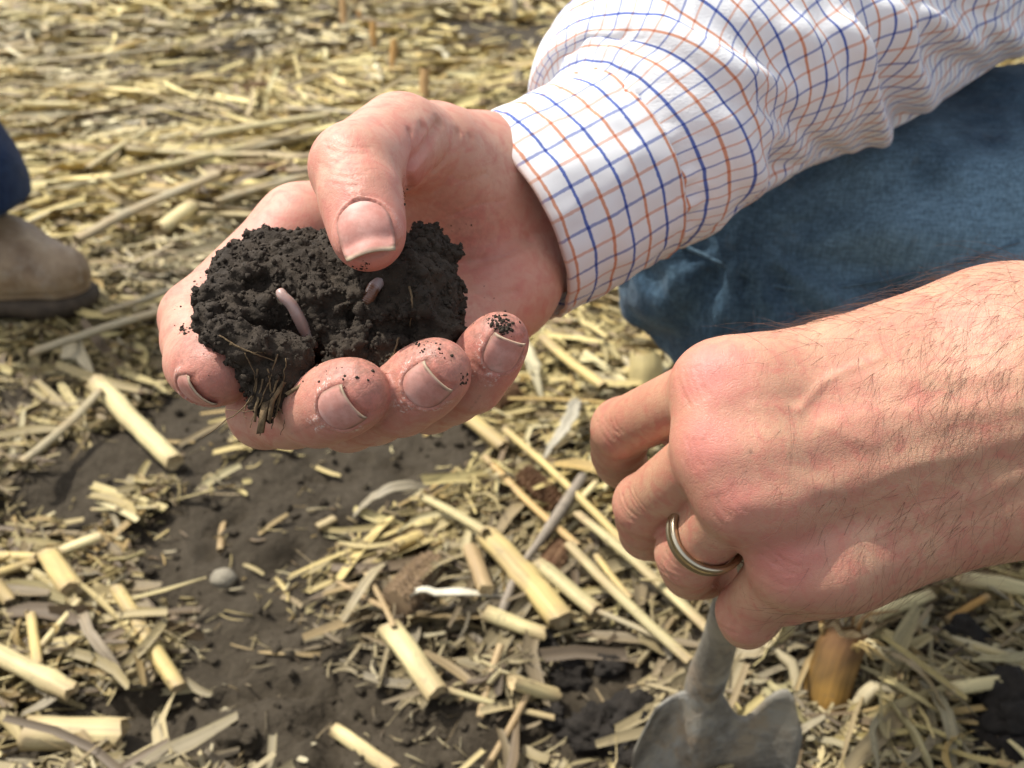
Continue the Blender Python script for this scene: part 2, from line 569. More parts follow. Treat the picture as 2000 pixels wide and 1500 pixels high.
def splinters(n_, x, y, z, ang, L, Wd, Th, seed):
    """chips and split stalk bits: bent four-sided prisms with ends"""
    r = np.random.default_rng(seed)
    tilt = r.normal(0, .14, n_); k = r.normal(0, .5, n_); roll = r.uniform(0, 3.1, n_)
    V = np.zeros((n_, 3, 4, 3))
    for i, ti in enumerate((-.5, 0, .5)):
        for j, (sy, sz) in enumerate(((-1, -1), (1, -1), (1, 1), (-1, 1))):
            g = r.uniform(.75, 1.1, n_)
            qy0 = sy * Wd * .5 * g; qz0 = sz * Th * .5 * g
            qy = qy0 * np.cos(roll) - qz0 * np.sin(roll); qz = qy0 * np.sin(roll) + qz0 * np.cos(roll)
            lx = ti * L * (1 + .06 * sy); ly = qy + k * ti * ti * L * .5
            V[:, i, j, 0] = x + lx * np.cos(ang) - ly * np.sin(ang)
            V[:, i, j, 1] = y + lx * np.sin(ang) + ly * np.cos(ang)
            V[:, i, j, 2] = z + qz + np.sin(tilt) * ti * L
    f = [[3, 2, 1, 0], [8, 9, 10, 11]]
    for i in range(2):
        for j in range(4):
            a = i * 4 + j; b = i * 4 + (j + 1) % 4; f.append([a, b, b + 4, a + 4])
    F = (np.arange(n_)[:, None, None] * 12 + np.array(f)[None]).reshape(-1, 4)
    uv = np.zeros((n_, 3, 4, 2))
    uv[..., 0] = np.arange(4)[None, None] * Wd[:, None, None] + r.uniform(0, 9, n_)[:, None, None]
    uv[..., 1] = np.array([-.5, 0, .5])[None, :, None] * L[:, None, None]
    return V.reshape(-1, 3), F, uv.reshape(-1, 2), 12

def litter_mesh(name, V, F, uv, tone, smooth=True):
    me = mesh_data(name, V, F, M['straw'], smooth)
    set_color(me, "tone", tone)
    lay = me.uv_layers.new(name="grain")
    lay.data.foreach_set("uv", uv[F.ravel()].astype(np.float32).ravel())
    return me

def scatter(n_, y0, y1, seed, spread=0.72):
    r = np.random.default_rng(seed)
    y = y0 + (y1 - y0) * r.random(n_)
    x = (r.random(n_) * 2 - 1) * (spread * y + 0.22)
    return x, y, r

def tones(n_, r, x, y, pale=0.0):
    i = r.choice(len(TONES), n_, p=[.12, .14, .16, .15, .08, .11, .11, .05, .08])
    t = TONES[i] * r.uniform(.72, 1.12, n_)[:, None]
    p = np.stack([x, y, 0 * x], 1)
    g = np.clip(fbm(p, 3.0, 3, 41) * 1.4 - .1, 0, 1)[:, None]          # greyer, weathered drifts
    grey = t.mean(1, keepdims=True) * np.array([.94, .84, .66])
    # the near, trampled residue is browner and more rotted than the bright straw farther out
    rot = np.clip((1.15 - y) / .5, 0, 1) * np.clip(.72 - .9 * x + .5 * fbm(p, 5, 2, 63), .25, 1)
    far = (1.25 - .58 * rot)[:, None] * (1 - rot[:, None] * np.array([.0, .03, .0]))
    return (t * (1 - g * .4) + grey * g * .4) * far

def drift(x, y, seed, wide):
    """bearing of a piece: mostly along the old rows, with a lot of scatter"""
    r = np.random.default_rng(seed)
    p = np.stack([x, y, 0 * x], 1)
    return 0.25 + 1.2 * vnoise(p, 2.2, 77) + r.normal(0, wide, len(x))

PARTS = []
def add_litter(kind, n_, y0, y1, seed, Lr, Wr, keep_bare, zmax, wide=0.9, tilt_pale=0):
    x, y, r = scatter(n_, y0, y1, seed)
    b = bare(x, y)
    k = r.random(n_) > b * (1 - keep_bare * .5)
    x, y, b = x[k], y[k], b[k]; m = len(x)
    L = r.uniform(*Lr, m) * r.uniform(.55, 1.15, m); W_ = r.uniform(*Wr, m)
    small = 1 - .5 * b
    L = L * small; W_ = W_ * small
    z = soil_z(x, y) + .002 + (1 - b) * zmax * r.random(m) ** 1.3
    ang = drift(x, y, seed + 1, wide)
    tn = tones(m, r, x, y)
    if kind == 'leaf': V, F, uv, kk = ribbons(m, x, y, z, ang, L, W_, seed + 2)
    else: V, F, uv, kk = splinters(m, x, y, z, ang, L, W_, W_ * r.uniform(.3, .8, m), seed + 2)
    PARTS.append((V, F, uv, np.repeat(tn, kk, 0)))

add_litter('leaf', 8400, .17, 1.15, 101, (.012, .045), (.002, .008), .06, .012)
add_litter('leaf', 10080, .17, 1.15, 131, (.016, .055), (.0009, .0024), .07, .013, .8)
add_litter('leaf', 3360, .17, 1.15, 121, (.04, .11), (.003, .011), .02, .016, .6)
add_litter('chip', 9000, .28, .8, 161, (.004, .022), (.0008, .0026), .10, .012)
add_litter('chip', 17920, .17, 1.15, 151, (.006, .036), (.0011, .0038), .07, .012)
add_litter('leaf', 11000, 1.1, 2.4, 201, (.02, .08), (.004, .013), .06, .018, .8)
add_litter('leaf', 6000, 1.1, 2.4, 221, (.08, .26), (.004, .014), .03, .024, .45)
add_litter('chip', 8000, 1.1, 2.4, 251, (.02, .06), (.003, .009), .14, .018, .8)
add_litter('leaf', 14000, 2.3, 5.5, 301, (.05, .17), (.007, .022), .1, .03, .7)
add_litter('leaf', 7000, 5.3, 12.0, 351, (.10, .3), (.02, .05), .2, .04, .8)
off = 0; Vs, Fs, Us, Ts = [], [], [], []
for V, F, uv, t in PARTS:
    Vs.append(V); Fs.append(F + off); Us.append(uv); Ts.append(t); off += len(V)
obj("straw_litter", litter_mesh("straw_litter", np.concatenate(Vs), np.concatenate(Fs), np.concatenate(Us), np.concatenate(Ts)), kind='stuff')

# crumbled soil lying on the bare patches
bm = bmesh.new(); bmesh.ops.create_icosphere(bm, subdivisions=1, radius=1.0)
ICO_V = np.array([q.co[:] for q in bm.verts]); ICO_F = np.array([[q.index for q in p.verts] for p in bm.faces]); bm.free()
def crumbs(cent, rad, seed):
    r = np.random.default_rng(seed); n = len(cent); k = len(ICO_V)
    V = cent[:, None, :] + ICO_V[None] * (rad[:, None] * r.uniform(.6, 1.25, (n, k)))[..., None] * r.uniform(.7, 1.1, (n, 1, 3))
    F = (ICO_F[None] + (np.arange(n) * k)[:, None, None]).reshape(-1, 3)
    return V.reshape(-1, 3), F
x, y, r = scatter(16000, .25, 1.3, 909)
k = r.random(len(x)) < bare(x, y) * np.clip(.45 + .8 * fbm(np.stack([x, y, 0 * x], 1), 9, 3, 12), .05, 1)
x, y = x[k], y[k]; rad = .0006 + .0042 * r.random(len(x)) ** 4
V, F = crumbs(np.stack([x, y, soil_z(x, y) + rad * .4], 1), rad, 5)
obj("soil_crumbs", mesh_data("soil_crumbs", V, F, M['soil'], False), kind='stuff')

# ------------------------------------------------------------------ stalks, cobs, stubs and leaves lying on the field, one by one
def ground_pt(px, py, lift=0.0):
    q = on_ground(px, py, lift)
    for _ in range(3):
        q = on_ground(px, py, lift + float(soil_z(q[0], q[1])[0]))
    return q

def px_size(w, px, py):
    """metres that w pixels of the photograph span on the ground there"""
    den = math.sin(PITCH) + (py - 750.0) / FPX * math.cos(PITCH)
    return w / FPX * CAM_H / den

def stalk_shape(path, rad, seed, n=12, nodes=(), flatten=1.0, taper=1.0, groove=False):
    r = np.random.default_rng(seed)
    m = len(path)
    rr = np.full(m, rad) * np.linspace(1, taper, m)
    s = np.linspace(0, 1, m)
    for nd in nodes: rr = rr * (1 + .20 * np.exp(-((s - nd) / .025) ** 2) - .07 * np.exp(-((s - nd - .05) / .03) ** 2))
    V, F = tube(path, rr, n, caps=False)
    V = V.reshape(m, n, 3)
    c = V.mean(1, keepdims=True)
    th = np.linspace(0, 2 * math.pi, n, endpoint=False)
    lump = 1 + .05 * np.sin(th * 2 + r.uniform(0, 6)) + .03 * np.sin(th * 5 + r.uniform(0, 6)) + r.normal(0, .012, (m, n))
    if groove: lump = lump - .38 * np.exp(-((np.angle(np.exp(1j * (th - groove)))) / .33) ** 2)
    V = c + (V - c) * lump[..., None]
    V[..., 2] = c[..., 2] + (V[..., 2] - c[..., 2]) * flatten * (1 + .06 * np.sin(s * 7 + seed))[:, None]
    V = V + np.cumsum(r.normal(0, rad * .035, (m, 1, 3)), 0)
    # ragged ends
    tg = unit(path[-1] - path[0]); j = rad * .30
    V[0] += tg * r.uniform(-j, j, (n, 1)); V[-1] += tg * r.uniform(-j, j, (n, 1))
    uv = np.zeros((m, n, 2)); uv[..., 0] = (th * rad)[None]; uv[..., 1] = (s * np.linalg.norm(path[-1] - path[0]))[:, None]
    return V, F, uv.reshape(-1, 2)

def end_disc(ring, inward, depth):
    """the pith in a cut end: a sunken, uneven disc"""
    n = len(ring); c = ring.mean(0)
    V = np.concatenate([ring * 1.0 + inward * depth * .2, c + (ring - c) * .55 + inward * depth, [c + inward * depth * .7]])
    F = [[i, (i + 1) % n, n + (i + 1) % n, n + i] for i in range(n)] + [[n + i, n + (i + 1) % n, 2 * n] for i in range(n)]
    return V, F

def simple_material(name, col, col2, scale=60, rough=.8, bump=.4, dist=.001):
    n = NT(name); pos = n.coord('Object')
    f = n.noise(scale, 5, .65, pos)
    n.set(color=n.mix(n.ramp(f, [(.35, 0.), (.68, 1.)]), col, col2), rough=rough, spec=.25, normal=n.bump(n.noise(scale * 3, 4, .7, pos), bump, dist))
    return n.m
M['pith'] = simple_material("stalk_pith", (.50, .40, .22), (.34, .24, .12), 300)
M['cob'] = simple_material("corn_cob", (.13, .065, .034), (.21, .125, .065), 200)
M['grey_cob'] = simple_material("weathered_cob", (.24, .165, .09), (.15, .10, .06), 200)
M['stone'] = simple_material("field_stone", (.27, .24, .175), (.19, .165, .12), 120)
M['clod'] = simple_material("moist_clod", (.020, .0165, .013), (.034, .028, .022), 160, .95, .9, .003)

def tone_fill(me, nv, col, seed):
    r = np.random.default_rng(seed)
    set_color(me, "tone", np.tile(np.array(col), (nv, 1)) * r.uniform(.9, 1.08, (nv, 1)))

def set_tone(me, cols):
    v = np.ones((len(cols), 4), np.float32); v[:, :3] = cols
    me.attributes["tone"].data.foreach_set("color", v.ravel())

def straw_mesh(name, V, F, uv, col, seed):
    me = mesh_data(name, V, F, M['straw'])
    tone_fill(me, len(V), col, seed)
    lay = me.uv_layers.new(name="grain")
    idx = np.empty(len(me.loops), np.int32); me.loops.foreach_get("vertex_index", idx)
    lay.data.foreach_set("uv", uv[idx].astype(np.float32).ravel())
    return me

YEL, PAL, ORA, GRE, BRN, OLI = (.53, .40, .155), (.60, .50, .25), (.42, .23, .06), (.33, .275, .165), (.34, .235, .115), (.43, .36, .18)

def add_stalk(x0, y0, x1, y1, w, col, label, seed, lift0=0.0, lift1=0.0, nodes=(), flatten=.78, taper=1.0, groove=False, bend=0.0, name="corn_stalk", cat="corn stalk", group=None, pith=True):
    xm, ym = (x0 + x1) / 2, (y0 + y1) / 2
    rad = px_size(w, xm, ym) / 2 * (.86 if w > 25 else .95)
    up = lambda x, y: .013 * (1 - float(bare(*[np.array([q]) for q in on_ground(x, y)[:2]])[0]))     # lies on the litter where there is litter
    a = ground_pt(x0, y0, rad * .85 + lift0 + up(x0, y0)); b = ground_pt(x1, y1, rad * .85 + lift1 + up(x1, y1))
    m = max(6, int(np.linalg.norm(b - a) / .008)); m = min(m, 26)
    t = np.linspace(0, 1, m)[:, None]
    side = unit(np.cross(b - a, [0, 0, 1.0]))
    path = a + (b - a) * t + side * (bend * np.sin(t * math.pi)) * np.linalg.norm(b - a)
    V, F, uv = stalk_shape(path, rad, seed, 12, nodes, flatten, taper, groove)
    root = empty(name, path.mean(0) * np.array([1, 1, 0]), label=label, cat=cat, group=group)
    n = V.shape[1]
    o = obj("stem", straw_mesh("stem", V.reshape(-1, 3), F, uv, col, seed), root)
    # browner, weathered towards the cut ends and in blotches
    sl = np.repeat(np.linspace(0, 1, V.shape[0]), n); rw = np.random.default_rng(seed + 9)
    wz = np.clip(.75 * np.exp(-sl / .05) + .75 * np.exp(-(1 - sl) / .05) + np.clip(fbm(V.reshape(-1, 3), 45, 3, seed) * 1.1, 0, .6), 0, .85)[:, None]
    set_tone(o.data, np.array(col) * (1 - wz) + np.array([.36, .26, .13]) * wz)
    if pith:
        for ring, d in ((V[0], b - a), (V[-1], a - b)):
            dv, df = end_disc(ring, unit(d), rad * .5)
            if d is not None and (ring is V[0]): df = [f[::-1] for f in df]
            obj("pith", mesh_data("pith", dv, df, M['pith']), root)
    return root

STALKS = [
    (188, 748, 345, 908, 46, PAL, "pale tapering stalk piece lying on bare soil left of the index finger", (.02,), .85, False),
    (228, 1150, 352, 1345, 34, YEL, "slim yellow stalk piece lying on the soil below the pebble", (.95,), 1.12, False),
    (-20, 1268, 140, 1350, 42, PAL, "pale straight stalk cut off by the edge of the frame", (.72,), 1.0, 1.9),
    (52, 1432, 240, 1436, 74, PAL, "thick short stalk section with torn end in the bottom corner", (.03,), .95, 1.7),
    (93, 1080, 142, 1152, 44, YEL, "short stubby yellow stalk chunk among chaff", (.1,), 1.05, False),
    (760, 1225, 852, 1355, 56, PAL, "pale stalk section with a long brown groove beside the curled husk", (.03,), .95, 1.2),
    (655, 1425, 775, 1510, 36, PAL, "pale stalk poking in over the bottom edge beside a soil crack", (.4,), 1.0, False),
    (950, 1045, 1095, 1210, 62, YEL, "thick yellow stalk under the crooked grey twig", (.5,), 1.05, .6),
    (900, 805, 985, 872, 36, YEL, "yellow stalk emerging beneath the little finger of the open hand", (), 1.0, False),
    (918, 1070, 950, 1152, 38, BRN, "brown split stalk piece standing out beside the grey cob", (), 1.0, 1.0),
    (1050, 1098, 1165, 1195, 36, OLI, "grey yellow stalk beside the small red cob", (.2,), 1.0, False),
    (1000, 1332, 1085, 1358, 38, PAL, "pale stalk stump near the dug soil crumbs", (), 1.0, False),
    (945, 1195, 1065, 1240, 38, PAL, "pale stalk chip under the curled white husk", (), .9, 1.4),
    (768, 1066, 822, 1042, 30, YEL, "small yellow stalk chip above the grey cob", (), 1.0, False),
    (-10, 1086, 72, 1090, 24, YEL, "upper of two thin yellow sticks at the frame edge", (), 1.0, False),
    (-10, 1120, 66, 1096, 20, YEL, "lower of two thin yellow sticks at the frame edge", (), 1.0, False),
    (118, 1078, 198, 1048, 24, PAL, "pale stick lying on soil above the stubby chunk", (), 1.0, False),
    (60, 1200, 72, 1300, 19, YEL, "upright lying yellow sliver near the long pale stalk", (), 1.0, False),
    (80, 1262, 156, 1172, 13, PAL, "thin pale sliver crossing the chaff", (), 1.0, False),
    (-8, 1140, 20, 1175, 30, YEL, "yellow stalk end just peeping into the frame", (), 1.0, False),
    (310, 450, 380, 402, 40, PAL, "fat pale stalk piece behind the open hand", (), 1.0, False),
    (390, 422, 492, 424, 19, PAL, "short pale stick behind the index finger", (), 1.0, False),
    (-10, 32, 72, 30, 20, PAL, "pale stick in the far corner", (), 1.0, False),
    (-10, 104, 80, 101, 17, YEL, "tan stick below the far corner", (), 1.0, False),
    (46, 206, 172, 209, 19, PAL, "bright pale stick in front of the other person's leg", (), 1.0, False),
    (980, 131, 1062, 127, 15, YEL, "yellow stick far behind the cuff", (), 1.0, False),
    (1868, 1128, 2020, 1156, 40, PAL, "pale stalk lying under the bare forearm", (.6,), 1.0, False),
    (1848, 1212, 1932, 1163, 15, ORA, "orange sliver beside the dark clod", (), 1.0, False),
    (1850, 1345, 1965, 1330, 32, PAL, "pale flat stick right of the golden stub", (), .9, False),
    (1700, 1205, 1820, 1158, 30, PAL, "whitish frayed stick behind the golden stub", (), .8, False),
    (1100, 1010, 1165, 940, 14, PAL, "thin pale stick below the bent index finger", (), 1.0, False),
    (620, 1030, 655, 1012, 20, OLI, "stub of straw at the rim of the bare soil", (), 1.0, False),
]
for i, (x0, y0, x1, y1, w, col, lab, nodes, tp, gr) in enumerate(STALKS):
    add_stalk(x0, y0, x1, y1, w, col, lab, 900 + i, nodes=nodes, taper=tp, groove=gr, lift0=.001, lift1=.004 if w < 30 else .001, group="corn stalk pieces on the ground")
LONG = [
    (948, 892, 1130, 1065, 15, (.47, .31, .12), "long thin orange yellow stem reaching the crooked twig", .004, .010),
    (985, 838, 1215, 1060, 16, YEL, "long straight yellow stem behind the red cob", .008, .014),
    (1110, 1062, 1345, 1292, 20, OLI, "long grey yellow stem running under the ring", .018, .010),
    (1128, 1003, 1385, 1235, 22, OLI, "long pale stem passing under the middle finger", .012, .014),
    (1165, 1085, 1235, 1170, 14, YEL, "thin yellow stem between the two long grey stems", .010, .006),
    (1160, 1190, 1320, 1262, 14, GRE, "thin grey stem lying low beside the spade neck", .004, .004),
    (875, 1347, 1082, 1402, 13, OLI, "thin pale twig right of the grooved stalk", .002, .006),
    (938, 1400, 978, 1258, 18, BRN, "brown flattened stem below the white husk", .002, .006),
    (950, 1500, 1035, 1345, 15, BRN, "brown thin stem slanting over the bottom edge", .002, .004),
    (715, 1120, 770, 1225, 12, BRN, "thin brown stick leaning on the grooved stalk", .004, .012),
    (660, 1135, 760, 1190, 11, BRN, "thin brown twig crossing bare soil by the grey cob", .003, .006),
    (820, 968, 950, 1040, 20, OLI, "beige stem leading up to the thick yellow stalk", .004, .014),
    (1060, 660, 1180, 755, 20, YEL, "yellow stem in front of the kneeling knee", .004, .012),
    (430, 1075, 440, 1010, 13, BRN, "thin curved brown stem on the cracked soil", .002, .004),
    (180, 995, 310, 990, 9, OLI, "hair thin straw on the upper bare soil", .003, .003),
]
for i, (x0, y0, x1, y1, w, col, lab, l0, l1) in enumerate(LONG):
    add_stalk(x0, y0, x1, y1, w, col, lab, 700 + i, lift0=l0, lift1=l1, bend=.015 * (-1) ** i, name="straw_stem", cat="straw stem", group="long straw stems", pith=False)
BAND = [(195, 355, 610, 250, 26), (150, 468, 430, 345, 24), (330, 322, 650, 252, 20), (380, 268, 640, 224, 18), (200, 610, 345, 560, 18), (60, 690, 345, 602, 26),
        (250, 290, 520, 300, 16), (420, 395, 600, 345, 18), (40, 905, 195, 760, 20), (170, 330, 300, 250, 14), (90, 120, 330, 95, 12), (560, 212, 700, 222, 12)]
BAND_LABELS = ["thickest weathered stem running towards the thumb knuckle", "long weathered stem slanting up from the boot towards the thumb", "weathered stem ending just left of the thumb knuckle", "upper slim weathered stem left of the thumb knuckle",
    "short weathered stem right of the boot toe", "long weathered stem lying just above the pale tapering stalk", "slim level stem crossing beside the dark red cob", "stem passing under the dark red cob to the index finger", "weathered stem slanting over bare soil left of the pale tapering stalk",
    "steep thin stem in the middle of the matted band", "thin level stem far behind the boot", "thin level stem beside the small far cob"]
for i, (x0, y0, x1, y1, w) in enumerate(BAND):
    add_stalk(x0, y0, x1, y1, w, GRE if i % 3 else OLI, BAND_LABELS[i], 640 + i, lift0=.012, lift1=.02, bend=.03 * (-1) ** i, name="straw_stem", cat="straw stem", group="weathered stems in the matted band", pith=False, flatten=.6)

def leaf_piece(pts, w, col, label, seed, lift=.01, arch=.0, group=None, cup=.35, name="corn_leaf", cat="corn leaf"):
    P = np.array([ground_pt(x, y, lift) for x, y in pts])
    n = 14; path = spline(P, n)
    path[:, 2] += arch * np.sin(np.linspace(0, math.pi, n))
    xm, ym = np.mean(pts, 0); W_ = px_size(w, xm, ym)
    r = np.random.default_rng(seed)
    tg = np.gradient(path, axis=0); V = []
    roll = r.normal(0, .35) + np.linspace(0, r.normal(0, .8), n)
    path[1:-1] += r.normal(0, W_ * .07, (n - 2, 3)) * np.array([1, 1, .4])
    for i in range(n):
        s = unit(np.cross([0, 0, 1.0], tg[i])); u = unit(np.cross(tg[i], s))
        s, u = s * math.cos(roll[i]) + u * math.sin(roll[i]), u * math.cos(roll[i]) - s * math.sin(roll[i])
        q = i / (n - 1); ww = W_ * .5 * (min(1, .45 + 3 * q, .25 + 2.4 * (1 - q))) * (1 + .12 * math.sin(7 * q + seed))
        for k in (-1, -.5, 0, .5, 1):
            V.append(path[i] + s * ww * k + u * (abs(k) ** 1.5) * ww * cup)
    V = np.array(V); th = W_ * .03 + .0002
    up = np.repeat(np.array([[0, 0, 1.0]]), len(V), 0)
    N = len(V); VV = np.concatenate([V, V - up * th])
    F = []
    for i in range(n - 1):
        for k in range(4):
            a = i * 5 + k
            F.append([a, a + 1, a + 6, a + 5]); F.append([N + a, N + a + 5, N + a + 6, N + a + 1])
    rim = list(range(5)) + [i * 5 + 4 for i in range(1, n)] + [(n - 1) * 5 + k for k in (3, 2, 1, 0)] + [i * 5 for i in range(n - 2, 0, -1)]
    for a, b in zip(rim, rim[1:] + rim[:1]): F.append([a, N + a, N + b, b])
    uv = np.zeros((n, 5, 2)); uv[..., 0] = np.linspace(0, W_, 5); uv[..., 1] = np.linspace(0, .1, n)[:, None]
    uv = np.concatenate([uv.reshape(-1, 2)] * 2)
    return obj(name, straw_mesh(name, VV, F, uv, col, seed), None, label=label, cat=cat, group=group)

leaf_piece([(790, 1190), (812, 1172), (860, 1182), (920, 1176), (985, 1165)], 24, (.60, .55, .42), "whitish curled husk strip lying below the grey cob", 41, .014, .008, cup=.7, name="husk_strip", cat="husk")
GL = "dry leaves around the golden stub"
for i, (pts, w, lab) in enumerate([
    ([(1690, 1335), (1755, 1420), (1830, 1520)], 40, "broad olive leaf curving down from the golden stub to the bottom edge"),
    ([(1795, 1330), (1840, 1400), (1866, 1510)], 28, "narrower leaf right of the broad olive leaf"),
    ([(1730, 1270), (1790, 1325), (1850, 1390)], 22, "beige leaf spreading right from the golden stub"),
    ([(1690, 1236), (1750, 1262), (1815, 1302)], 24, "pale yellow leaf tip pointing away from the stub top"),
    ([(1430, 1285), (1500, 1282), (1580, 1262)], 34, "pale husk lying behind the spade shoulder"),
    ([(1500, 1330), (1540, 1385), (1600, 1440)], 16, "thin leaf between spade and golden stub"),
    ([(1560, 1440), (1640, 1466), (1720, 1500)], 13, "thin grey leaf low along the bottom edge"),
    ([(1640, 1500), (1662, 1420), (1690, 1350)], 8, "thin looping fibre in front of the golden stub"),
    ([(1560, 1180), (1525, 1250), (1470, 1300)], 24, "pale leaf under the little finger of the left hand"),
    ([(1880, 1420), (1820, 1455), (1760, 1500)], 20, "brown leaf lying low in the corner shade"),
    ([(1900, 1290), (1960, 1298), (2030, 1280)], 22, "tan leaf beyond the dark clod at the frame edge"),
    ([(1720, 1390), (1700, 1440), (1715, 1510)], 14, "narrow grey leaf hanging beside the looping fibre"),
    ([(1660, 1260), (1730, 1225), (1800, 1195)], 16, "frayed pale fibre bundle behind the stub top"),
    ([(1680, 1300), (1780, 1370), (1900, 1440)], 14, "thin tan leaf crossing over the broad olive leaf"),
    ([(1760, 1290), (1830, 1345), (1910, 1400)], 12, "thin pale leaf at the right of the stub"),
    ([(1590, 1400), (1560, 1450), (1540, 1510)], 14, "short brown leaf at the foot of the golden stub"),
]):
    leaf_piece(pts, w, [(.33, .28, .14), (.29, .245, .14), (.33, .25, .13), (.45, .37, .17), (.26, .21, .12)][i % 5], lab, 400 + i, .010 + .004 * (i % 3), .005, GL)
for i, (pts, w, lab) in enumerate([
    ([(740, 490), (755, 150), (735, 130)], 1, ""),]):
    pass
leaf_piece([(720, 135), (742, 152), (752, 175)], 30, (.62, .55, .36), "pale folded leaf standing beside the far stubble row", 431, .02, .01)
leaf_piece([(835, 95), (860, 108), (872, 118)], 22, (.62, .55, .36), "small pale leaf beyond the folded one", 432, .02, .01)
leaf_piece([(120, 690), (165, 705), (190, 745)], 34, (.45, .38, .24), "loose sheath wrapping the top of the pale tapering stalk", 433, .012, .01)
leaf_piece([(60, 1340), (110, 1380), (40, 1400)], 26, (.24, .20, .13), "crumpled grey leaf above the thick short stalk", 434, .006, .008)
leaf_piece([(150, 1180), (185, 1260), (240, 1320)], 22, (.27, .215, .14), "broad weathered leaf left of the slim yellow stalk", 435, .008, .010)
leaf_piece([(690, 1010), (760, 985), (840, 950)], 20, (.30, .255, .17), "grey twisted leaf at the edge of the bare soil", 436, .012, .014)
leaf_piece([(650, 1240), (720, 1160), (760, 1090)], 18, (.32, .26, .15), "pale leaf slanting behind the grey cob", 437, .010, .010)
leaf_piece([(950, 640), (1020, 700), (1060, 790)], 30, (.48, .42, .26), "pale leaf beside the little finger of the open hand", 438, .012, .012)
leaf_piece([(1130, 780), (1110, 850), (1060, 900)], 22, (.38, .34, .25), "grey forked leaf left of the bent index finger", 439, .018, .014)

# the crooked grey twig
P = np.array([ground_pt(x, y, l) for x, y, l in ((1138, 930, .022), (1090, 1005, .026), (1050, 1062, .024), (1012, 1115, .020), (990, 1170, .016), (975, 1215, .012))])
pth = spline(P, 26); rad = px_size(20, 1050, 1070) / 2
V, F = tube(pth, rad * (1 + .25 * np.sin(np.linspace(0, 9, 26))) * np.linspace(1, .7, 26), 9)
obj("twig", straw_mesh("twig", V, F, np.concatenate([np.repeat(np.arange(26)[:, None] * .006, 9, 0), np.tile(np.arange(9)[:, None] * .001, (26, 1))], 1), (.25, .205, .15), 5),
    None, label="crooked grey twig lying across the yellow stalks", cat="twig")

def add_cob(x0, y0, x1, y1, w, mat, label, seed):
    rad = px_size(w, (x0 + x1) / 2, (y0 + y1) / 2) / 2
    a = ground_pt(x0, y0, rad * .75 + .006); b = ground_pt(x1, y1, rad * .75 + .006)
    root = empty("corn_cob", (a + b) / 2 * np.array([1, 1, 0]), label=label, cat="corn cob", group="corn cobs in the litter")
    n, m = 36, 44
    path = a + (b - a) * np.linspace(0, 1, m)[:, None]
    prof = rad * (1 - .12 * np.linspace(-1, 1, m) ** 2)
    V, F = tube(path, prof, n)
    V = V.reshape(m, n, 3); c = V.mean(1, keepdims=True)
    i = np.arange(m)[:, None]; j = np.arange(n)[None]
    cup = np.where(((i // 2) % 2 == 0) ^ ((j // 2) % 2 == 0), 1.0, .80) * np.where(i % 4 == 3, .88, 1.0)
    r = np.random.default_rng(seed)
    V = c + (V - c) * (cup * r.uniform(.93, 1.05, (m, n)))[..., None]
    obj("kernel_sockets", mesh_data("kernel_sockets", V.reshape(-1, 3), F, mat, False), root)
    d = unit(b - a); cv, cf = tube(np.array([b - d * rad * .1, b + d * rad * .03]), [rad * .5, rad * .42], 12)
    obj("core", mesh_data("core", cv, cf, M['pith']), root)
add_cob(770, 1185, 848, 1105, 80, M['grey_cob'], "weathered grey brown cob lying beside the white curled husk", 1)
add_cob(1020, 925, 1090, 990, 52, M['cob'], "red brown cob under the long straight stems", 2)
add_cob(1062, 1122, 1098, 1068, 52, M['cob'], "red brown cob half hidden below the crooked twig", 3)
add_cob(478, 318, 562, 340, 30, M['cob'], "dark red cob behind the thumb of the open hand", 4)
add_cob(965, 790, 1010, 762, 42, M['cob'], "brown cob beneath the little finger of the open hand", 5)
add_cob(520, 172, 480, 180, 30, M['cob'], "small far brown cob left of the stubble", 6)

# standing stubs of the old rows
def add_stub(x0, y0, x1, y1, w, col, label, seed, rad=None, group="standing stubble"):
    """foot at x0, y0, top at x1, y1 a little nearer or farther"""
    a = ground_pt(x0, y0); dd = (a - CP) @ CF
    rad = px_size(w, x0, y0) / 2
    b = at(x1, y1, dd * 1.0)
    root = empty("corn_stub", a, label=label, cat="corn stub", group=group)
    path = (a - np.array([0, 0, .01])) + (b - a + np.array([0, 0, .01])) * np.linspace(0, 1, 10)[:, None]
    V, F, uv = stalk_shape(path, rad, seed, 14, (.75,), 1.0, .92)
    obj("stem", straw_mesh("stem", V.reshape(-1, 3), F, uv, col, seed), root)
    dv, df = end_disc(V[-1], np.array([0, 0, -1.0]), rad * .6)
    obj("pith", mesh_data("pith", dv, df, M['pith']), root)
    r = np.random.default_rng(seed + 5)
    for k in range(3):
        th = r.uniform(0, 6.28); o = np.array([math.cos(th), math.sin(th), 0]) * rad * 1.1
        pp = np.array([a + o, a + o * 1.6 + (b - a) * .45, a + o * (2.2 + k) + (b - a) * r.uniform(.3, .8)])
        sv, sf = tube(spline(pp, 7), [rad * .35, rad * .34, rad * .3, rad * .28, rad * .22, rad * .15, rad * .05], 6)
        obj("sheath", straw_mesh("sheath", sv, sf, np.zeros((len(sv), 2)), (.42, .35, .21), seed + k), root)
    return root
